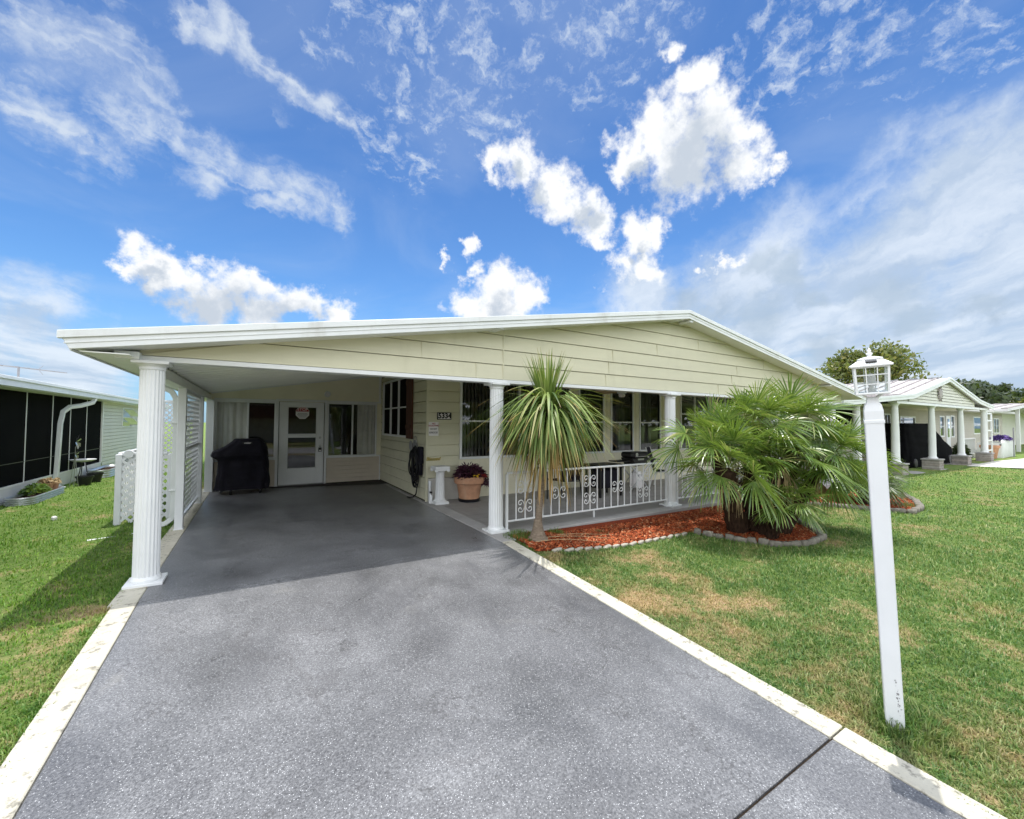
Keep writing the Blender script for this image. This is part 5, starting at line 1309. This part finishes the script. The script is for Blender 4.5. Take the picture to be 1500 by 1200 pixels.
# planter box of white pickets with violet flowers, barrel
PK=empty('picket_planter',(38.5,6.0,GZ),'white picket planter topped with violet flowers far to the right','planter')
b=MB()
for k in range(9):
    x=37.0+.36*k; b.prism([(x,GZ-.05),(x+.33,GZ-.05),(x+.33,.62),(x+.165,.8),(x,.62)],lambda u,z:(u,6.0,z),lambda u,z:(u,6.04,z))
b.box(36.95,6.041,.45,40.3,6.1,.55); b.box(36.95,6.041,GZ-.05,37.0,7.0,.6); b.box(40.25,6.041,GZ-.05,40.3,7.0,.6); b.build('pickets',M['white'],PK)
leafcloud('flowers',PK,M['bluefl'],(38.6,6.3,.72),(1.75,.4,.3),900,.16,.05,.3,.9)
cpot('flower_pot',35.9,6.3,GZ,.38,.75,'terra','tall terracotta pot beside the white picket planter','far pots','pinkred')
b=MB(); b.tube([(38.9,5.85,GZ),(38.9,5.85,1.5)],.03,8); tag(b.build('pole',M['grey'],None,origin=(38.9,5.85,GZ)),'thin grey pole in front of the white picket planter','pole')
leafcloud('shrub_',None,M['weed'],(39.6,5.0,GZ),(.7,.5,.55),600,.22,.03,.3,1.0,origin=(39.6,5.0,GZ)); o=bpy.data.objects['shrub_']; o.name='shrub'; tag(o,'bright green shrub at the right edge in front of the picket planter','shrub')
# third house
N3=empty('neighbour_house',(56,7,GZ),'farther house at the right edge with a rusty ribbed metal roof and carport','house')
b=MB(); p3=[(42.5,2.75),(50,3.3),(60,3.5),(72,2.7)]
b.prism(p3+[(x,z-.18) for x,z in p3[::-1]],lambda x,z:(x,6.6,z),lambda x,z:(x,20,z)); r3=b.build('roof',M['tin'],N3)
b=MB(); y=6.62
while y<19:
    b.prism([(42.5,2.751),(50,3.301),(60,3.501),(60,3.56),(50,3.36),(42.5,2.81)],lambda x,z:(x,y,z),lambda x,z:(x,y+.3,z)); y+=.75
b.build('roof_ribs',M['rib'],r3)
b=MB(); siding(b,FY(9.5),50.2,72,-.3,3.0,.2,lap=.015); b.build('siding',M['nwhite'],N3)
for x in (47.0,56,65):
    b=MB(); b.box(x-.1,6.75,GZ,x+.1,6.95,3.0); b.build('post',M['white'],N3,bevel=.01)

# ------------------------------------------------------------------ across the street: unseen, added for the windows to reflect
tag(bpy.data.objects['ground'],kind='structure')
b=MB(); b.box(-60,-16,-.9,60,-9,-.62); tag(b.build('road',M['concrete'],bevel=.05),kind='structure')
N4=empty('reflection_house',(2,-28,-.7),'pale house added across the street behind the viewpoint for window reflections','house')
b=MB(); b.box(-12,-36,-.7,16,-26,1.9); b.build('wall',M['nsiding'],N4)
b=MB(); b.prism([(-13,1.9),(16.9,1.9),(2,3.6)],lambda x,z:(x,-37,z),lambda x,z:(x,-25,z)); b.build('roof',M['brown'],N4)
for x in (-9,-3,8,13): window(N4,lambda u,d,z:(u,-26+d,z),x-.6,x+.6,.4,1.5,glass='tint',fw=.08)
for k,(x,y,h,r) in enumerate(((-9,-21,8,3.5),(7,-19,9,4),(22,-24,10,5),(-22,-24,9,4.5),(-1,-33,11,5),(14,-34,11,5),(34,-26,9,4.5),(26,-13,8,4),(33,-18,9,4.5),(42,-20,9,5),(52,-24,10,5),(62,-30,10,5),(18,-15,7,3.2))):
    tree('reflection_tree',x,y,h,r,'leafy tree added across the street behind the viewpoint for window reflections','tree1',70+k,.25,n=1500,leaf=.4,group='trees added across the street for reflections')
# ------------------------------------------------------------------ camera, light, sky
f=613.6
Rw=[(0.85395059,0.02202847,0.51988761),(-0.52031338,0.02365061,0.85364784),(0.0065089,-0.99947756,0.03165816)]
right=Vector((Rw[0][0],Rw[1][0],Rw[2][0])); down=Vector((Rw[0][1],Rw[1][1],Rw[2][1])); fwd=Vector((Rw[0][2],Rw[1][2],Rw[2][2]))
cam=bpy.data.cameras.new('camera'); co=bpy.data.objects.new('camera',cam); COL.objects.link(co)
m=Matrix((( right.x,-down.x,-fwd.x,0),(right.y,-down.y,-fwd.y,0),(right.z,-down.z,-fwd.z,1.6),(0,0,0,1))); co.matrix_world=m
cam.sensor_width=36; cam.sensor_fit='HORIZONTAL'; cam.lens=36*f/1500; cam.clip_end=3000; cam.clip_start=.05
scene.camera=co
S=Vector((.115,.105,1)).normalized()
sun=bpy.data.lights.new('sun','SUN'); sun.energy=SUN_E; sun.angle=math.radians(.53); sun.color=(1,.965,.91)
so=bpy.data.objects.new('sun',sun); COL.objects.link(so); so.rotation_euler=S.to_track_quat('Z','Y').to_euler(); so.location=(5,5,30)
W=bpy.data.worlds.new('World'); scene.world=W; W.use_nodes=True; W.node_tree.nodes.clear(); t=NT(W.node_tree)
SK=.1
sky=t.node('ShaderNodeTexSky',sky_type='NISHITA'); sky.sun_disc=False; sky.sun_elevation=math.asin(S.z); sky.sun_rotation=math.atan2(S.x,S.y); sky.air_density=1.0; sky.dust_density=.6; sky.ozone_density=2.0
D=t.node('ShaderNodeTexCoord').outputs['Generated']
D=t.vmath('NORMALIZE',D)
sx=t.node('ShaderNodeSeparateXYZ',{0:D}); dz=sx.outputs[2]
def dirn(px,py):
    v=right*(px-750)+down*(py-600)+fwd*f; return v.normalized()
warp=t.node('ShaderNodeTexNoise',{'Vector':D,'Scale':7.0,'Detail':7,'Roughness':.62}).outputs['Color']
warp=t.vmath('SUBTRACT',warp,(.5,.5,.5))
warp2=t.node('ShaderNodeTexNoise',{'Vector':D,'Scale':26.0,'Detail':6,'Roughness':.6}).outputs['Color']
warp2=t.vmath('SUBTRACT',warp2,(.5,.5,.5))
D1=t.vmath('ADD',D,t.vmath('SCALE',warp,None,.16)); D1=t.vmath('ADD',D1,t.vmath('SCALE',warp2,None,.06))
D0=t.vmath('ADD',D,t.vmath('SCALE',warp,None,.22))
def blobs(lst,vec):
    acc=None
    for (x,y,r) in lst:
        c=dirn(x,y); rad=.5*((dirn(x+r,y)-dirn(x-r,y)).length+(dirn(x,y+r)-dirn(x,y-r)).length)/2
        d=t.vmath('DISTANCE',vec,tuple(c)); m_=t.math('MULTIPLY_ADD',d,-1/rad,1.0)
        acc=m_ if acc is None else t.math('SMOOTH_MAX',acc,m_,.25)
    return acc
CU=[(985,95,26),(1012,130,42),(962,190,56),(1040,185,62),(1085,185,46),(1000,235,64),(915,225,40),(1080,245,50),(1130,262,26),(900,240,26),
 (715,222,32),(768,240,48),(818,285,50),(855,318,42),(868,348,26),
 (938,335,46),(968,325,34),(915,385,34),(875,410,20),(950,385,28),
 (735,425,42),(690,448,34),(775,442,34),(735,460,60),
 (205,380,46),(245,398,38),(285,405,34),(328,425,46),(372,418,36),(420,440,40),(462,452,36),(500,462,34),(300,450,52),(180,400,28),(380,460,48),
 (685,348,20),(692,392,24),(645,380,14),(1045,385,16),(1075,375,20)]
CORE=[(835,320,28),(790,285,24),(930,370,22),(1010,225,60),(985,255,45),(1050,240,55),(930,235,30),(240,440,55),(290,450,60),(350,460,55),(215,405,30),(410,465,45),(470,470,40),(800,300,25),(760,250,24),(945,355,25),(735,455,30)]
GR_=[(1120,385,36),(1160,400,40),(1185,430,30),(1110,470,55),(1050,455,40),(1480,280,30),(1300,440,60),(1200,520,60),(1340,470,40),(1440,450,40),(1000,440,40)]
CI=[(20,20,60),(60,40,75),(140,55,80),(200,105,55),(235,130,34),(180,175,40),(270,30,30),(310,60,40),(360,95,42),(410,130,42),(460,170,40),(495,195,26),
 (240,185,40),(290,215,46),(340,240,46),(390,260,42),(440,285,42),(485,300,30),(310,260,40),(420,310,30),(80,170,50),(130,205,40),(40,150,50)]
VE=[(1150,420,110),(1060,440,90),(1400,250,110),(1250,540,120),(1490,520,160),(950,420,60),(1250,420,120),(1330,360,130),(1420,300,130),(1490,230,110),(1180,470,110),(1100,500,110),(1300,480,150),(1450,430,170),(1500,340,150),(40,480,80),(110,530,80),(0,560,90),(60,620,120),(1400,540,150),(980,480,70)]
AC=[(500,40,60),(560,60,80),(620,40,90),(580,130,80),(650,120,80),(700,60,80),(560,190,60),(610,230,40),(720,170,50),(790,60,80),(900,50,90),(960,20,70),(1120,50,90),(1200,30,120),(1280,50,100),(1250,20,90),(1160,100,70),(1400,40,60),(860,130,40),(1450,30,50)]
fine=t.noise(D,34,8,.62); mid=t.noise(D,11,7,.6)
# plane projection for streaky high cloud
pl=t.math('DIVIDE',1.0,t.math('ADD',t.math('MAXIMUM',dz,0.0),.12)); PLN=t.vmath('SCALE',D,None,pl)
def plc(v): k=1/(max(v.z,0)+.12); return Vector((v.x*k,v.y*k,0))
a_,b_=plc(dirn(200,120)),plc(dirn(490,300)); sa=math.atan2((b_-a_).y,(b_-a_).x)
st=t.node('ShaderNodeMapping',{'Vector':PLN,'Rotation':(0,0,-sa)},vector_type='POINT').outputs[0]
st=t.vmath('ADD',st,t.vmath('SCALE',warp,None,.5))
st=t.node('ShaderNodeMapping',{'Vector':st,'Scale':(.9,7.0,1)}).outputs[0]
stn=t.noise(st,1.3,9,.55)
a2,b2=plc(dirn(1100,480)),plc(dirn(1480,260)); sb=math.atan2((b2-a2).y,(b2-a2).x)
sv=t.node('ShaderNodeMapping',{'Vector':PLN,'Rotation':(0,0,-sb)}).outputs[0]
sv=t.vmath('ADD',sv,t.vmath('SCALE',warp,None,.6))
sv=t.node('ShaderNodeMapping',{'Vector':sv,'Scale':(1.1,2.3,1)}).outputs[0]
svn=t.noise(sv,1.1,8,.55)
pn=t.noise(t.vmath('ADD',PLN,t.vmath('SCALE',warp,None,.25)),19,7,.6)
# densities
cu=t.math('ADD',blobs(CU,D1),t.math('MULTIPLY_ADD',fine,1.15,-.62)); cud=t.sstep(cu,-.10,.56)
gr=t.sstep(t.math('ADD',blobs(GR_,D1),t.math('MULTIPLY_ADD',mid,1.0,-.5)),.0,.8)
ci=t.math('ADD',t.math('MULTIPLY',blobs(CI,D0),.8),t.math('MULTIPLY_ADD',stn,2.0,-.92)); cid=t.sstep(ci,-.1,1.05)
ve=t.math('ADD',blobs(VE,D0),t.math('MULTIPLY_ADD',svn,1.5,-.62)); ved=t.sstep(ve,-.3,.8)
ac=t.math('ADD',t.math('MULTIPLY',blobs(AC,D0),.55),t.math('MULTIPLY_ADD',pn,3.8,-2.02)); acd=t.sstep(ac,-.05,1.3)
# sky colour, hazier towards the horizon
base=t.mix(1.0,sky.outputs[0],t.mix(t.sstep(dz,.15,.75),(SKT[0]*1.05,SKT[1]*1.05,SKT[2]*1.03),(SKT[0]*.72,SKT[1]*.76,SKT[2]*.82)),'MULTIPLY')
bg_h=t.mix(t.math('MULTIPLY',t.sstep(dz,.30,.0),.55),base,tuple(c/SK for c in (.22,.36,.52)))
k=1/SK
hz=t.math('MULTIPLY',t.sstep(t.noise(PLN,1.35,7,.55,.6),.42,.74),.15)
bg_h=t.mix(hz,bg_h,tuple(c*k for c in (.42,.47,.53)))
def cc(r,g,b): return (r*k,g*k,b*k)
# everything out of frame: broken cloud made extra bright to lift the shaded parts
fill_cloud=t.sstep(t.math('ADD',t.noise(PLN,1.6,7,.6),t.math('MULTIPLY',t.sstep(t.vmath('DOT_PRODUCT',D,tuple(fwd)),.45,.1),.16)),.50,.66)
outf=t.sstep(t.vmath('DOT_PRODUCT',D,tuple(fwd)),.5,.3)
c=t.mix(t.math('MULTIPLY',t.math('MULTIPLY',fill_cloud,outf),.85),bg_h,cc(1.65,1.68,1.73))
c=t.mix(t.math('MULTIPLY',ved,.9),c,t.mix(t.sstep(svn,.38,.66),cc(.30,.365,.455),cc(.46,.505,.56)))
c=t.mix(t.math('MULTIPLY',cid,.85),c,cc(.42,.465,.52))
c=t.mix(t.math('MULTIPLY',acd,.80),c,cc(.43,.48,.54))
c=t.mix(t.math('MULTIPLY',gr,.6),c,t.mix(mid,cc(.17,.23,.31),cc(.32,.39,.46)))
# cumulus: bright rims, greyer thick hearts and undersides
core=blobs(CORE,D0); shade=t.math('ADD',t.math('MULTIPLY',core,1.05),t.math('MULTIPLY_ADD',t.noise(D,15,6,.55),1.1,-.45))
cuc=t.mix(t.sstep(shade,.05,.85),cc(.585,.595,.605),cc(.34,.38,.435))
c=t.mix(cud,c,cuc)
below=t.sstep(dz,0.0,-.02)
c=t.mix(below,c,cc(.10,.12,.06))
bgn=t.node('ShaderNodeBackground',{'Color':c,'Strength':SK}); wo=t.node('ShaderNodeOutputWorld'); t.l.new(bgn.outputs[0],wo.inputs[0])
W.cycles.sampling_method='MANUAL'; W.cycles.sample_map_resolution=512
vs=scene.view_settings; vs.view_transform='Standard'; vs.look='None'; vs.exposure=EXPO; vs.gamma=1; vs.use_curve_mapping=False
scene.cycles.max_bounces=10; scene.cycles.transparent_max_bounces=16; scene.cycles.diffuse_bounces=7
scene.cycles.use_adaptive_sampling=True; scene.cycles.sample_clamp_indirect=6
try: scene.cycles.use_denoising=True
except Exception: pass

# across the street, behind the viewpoint (added, seen only as reflections in the panes)
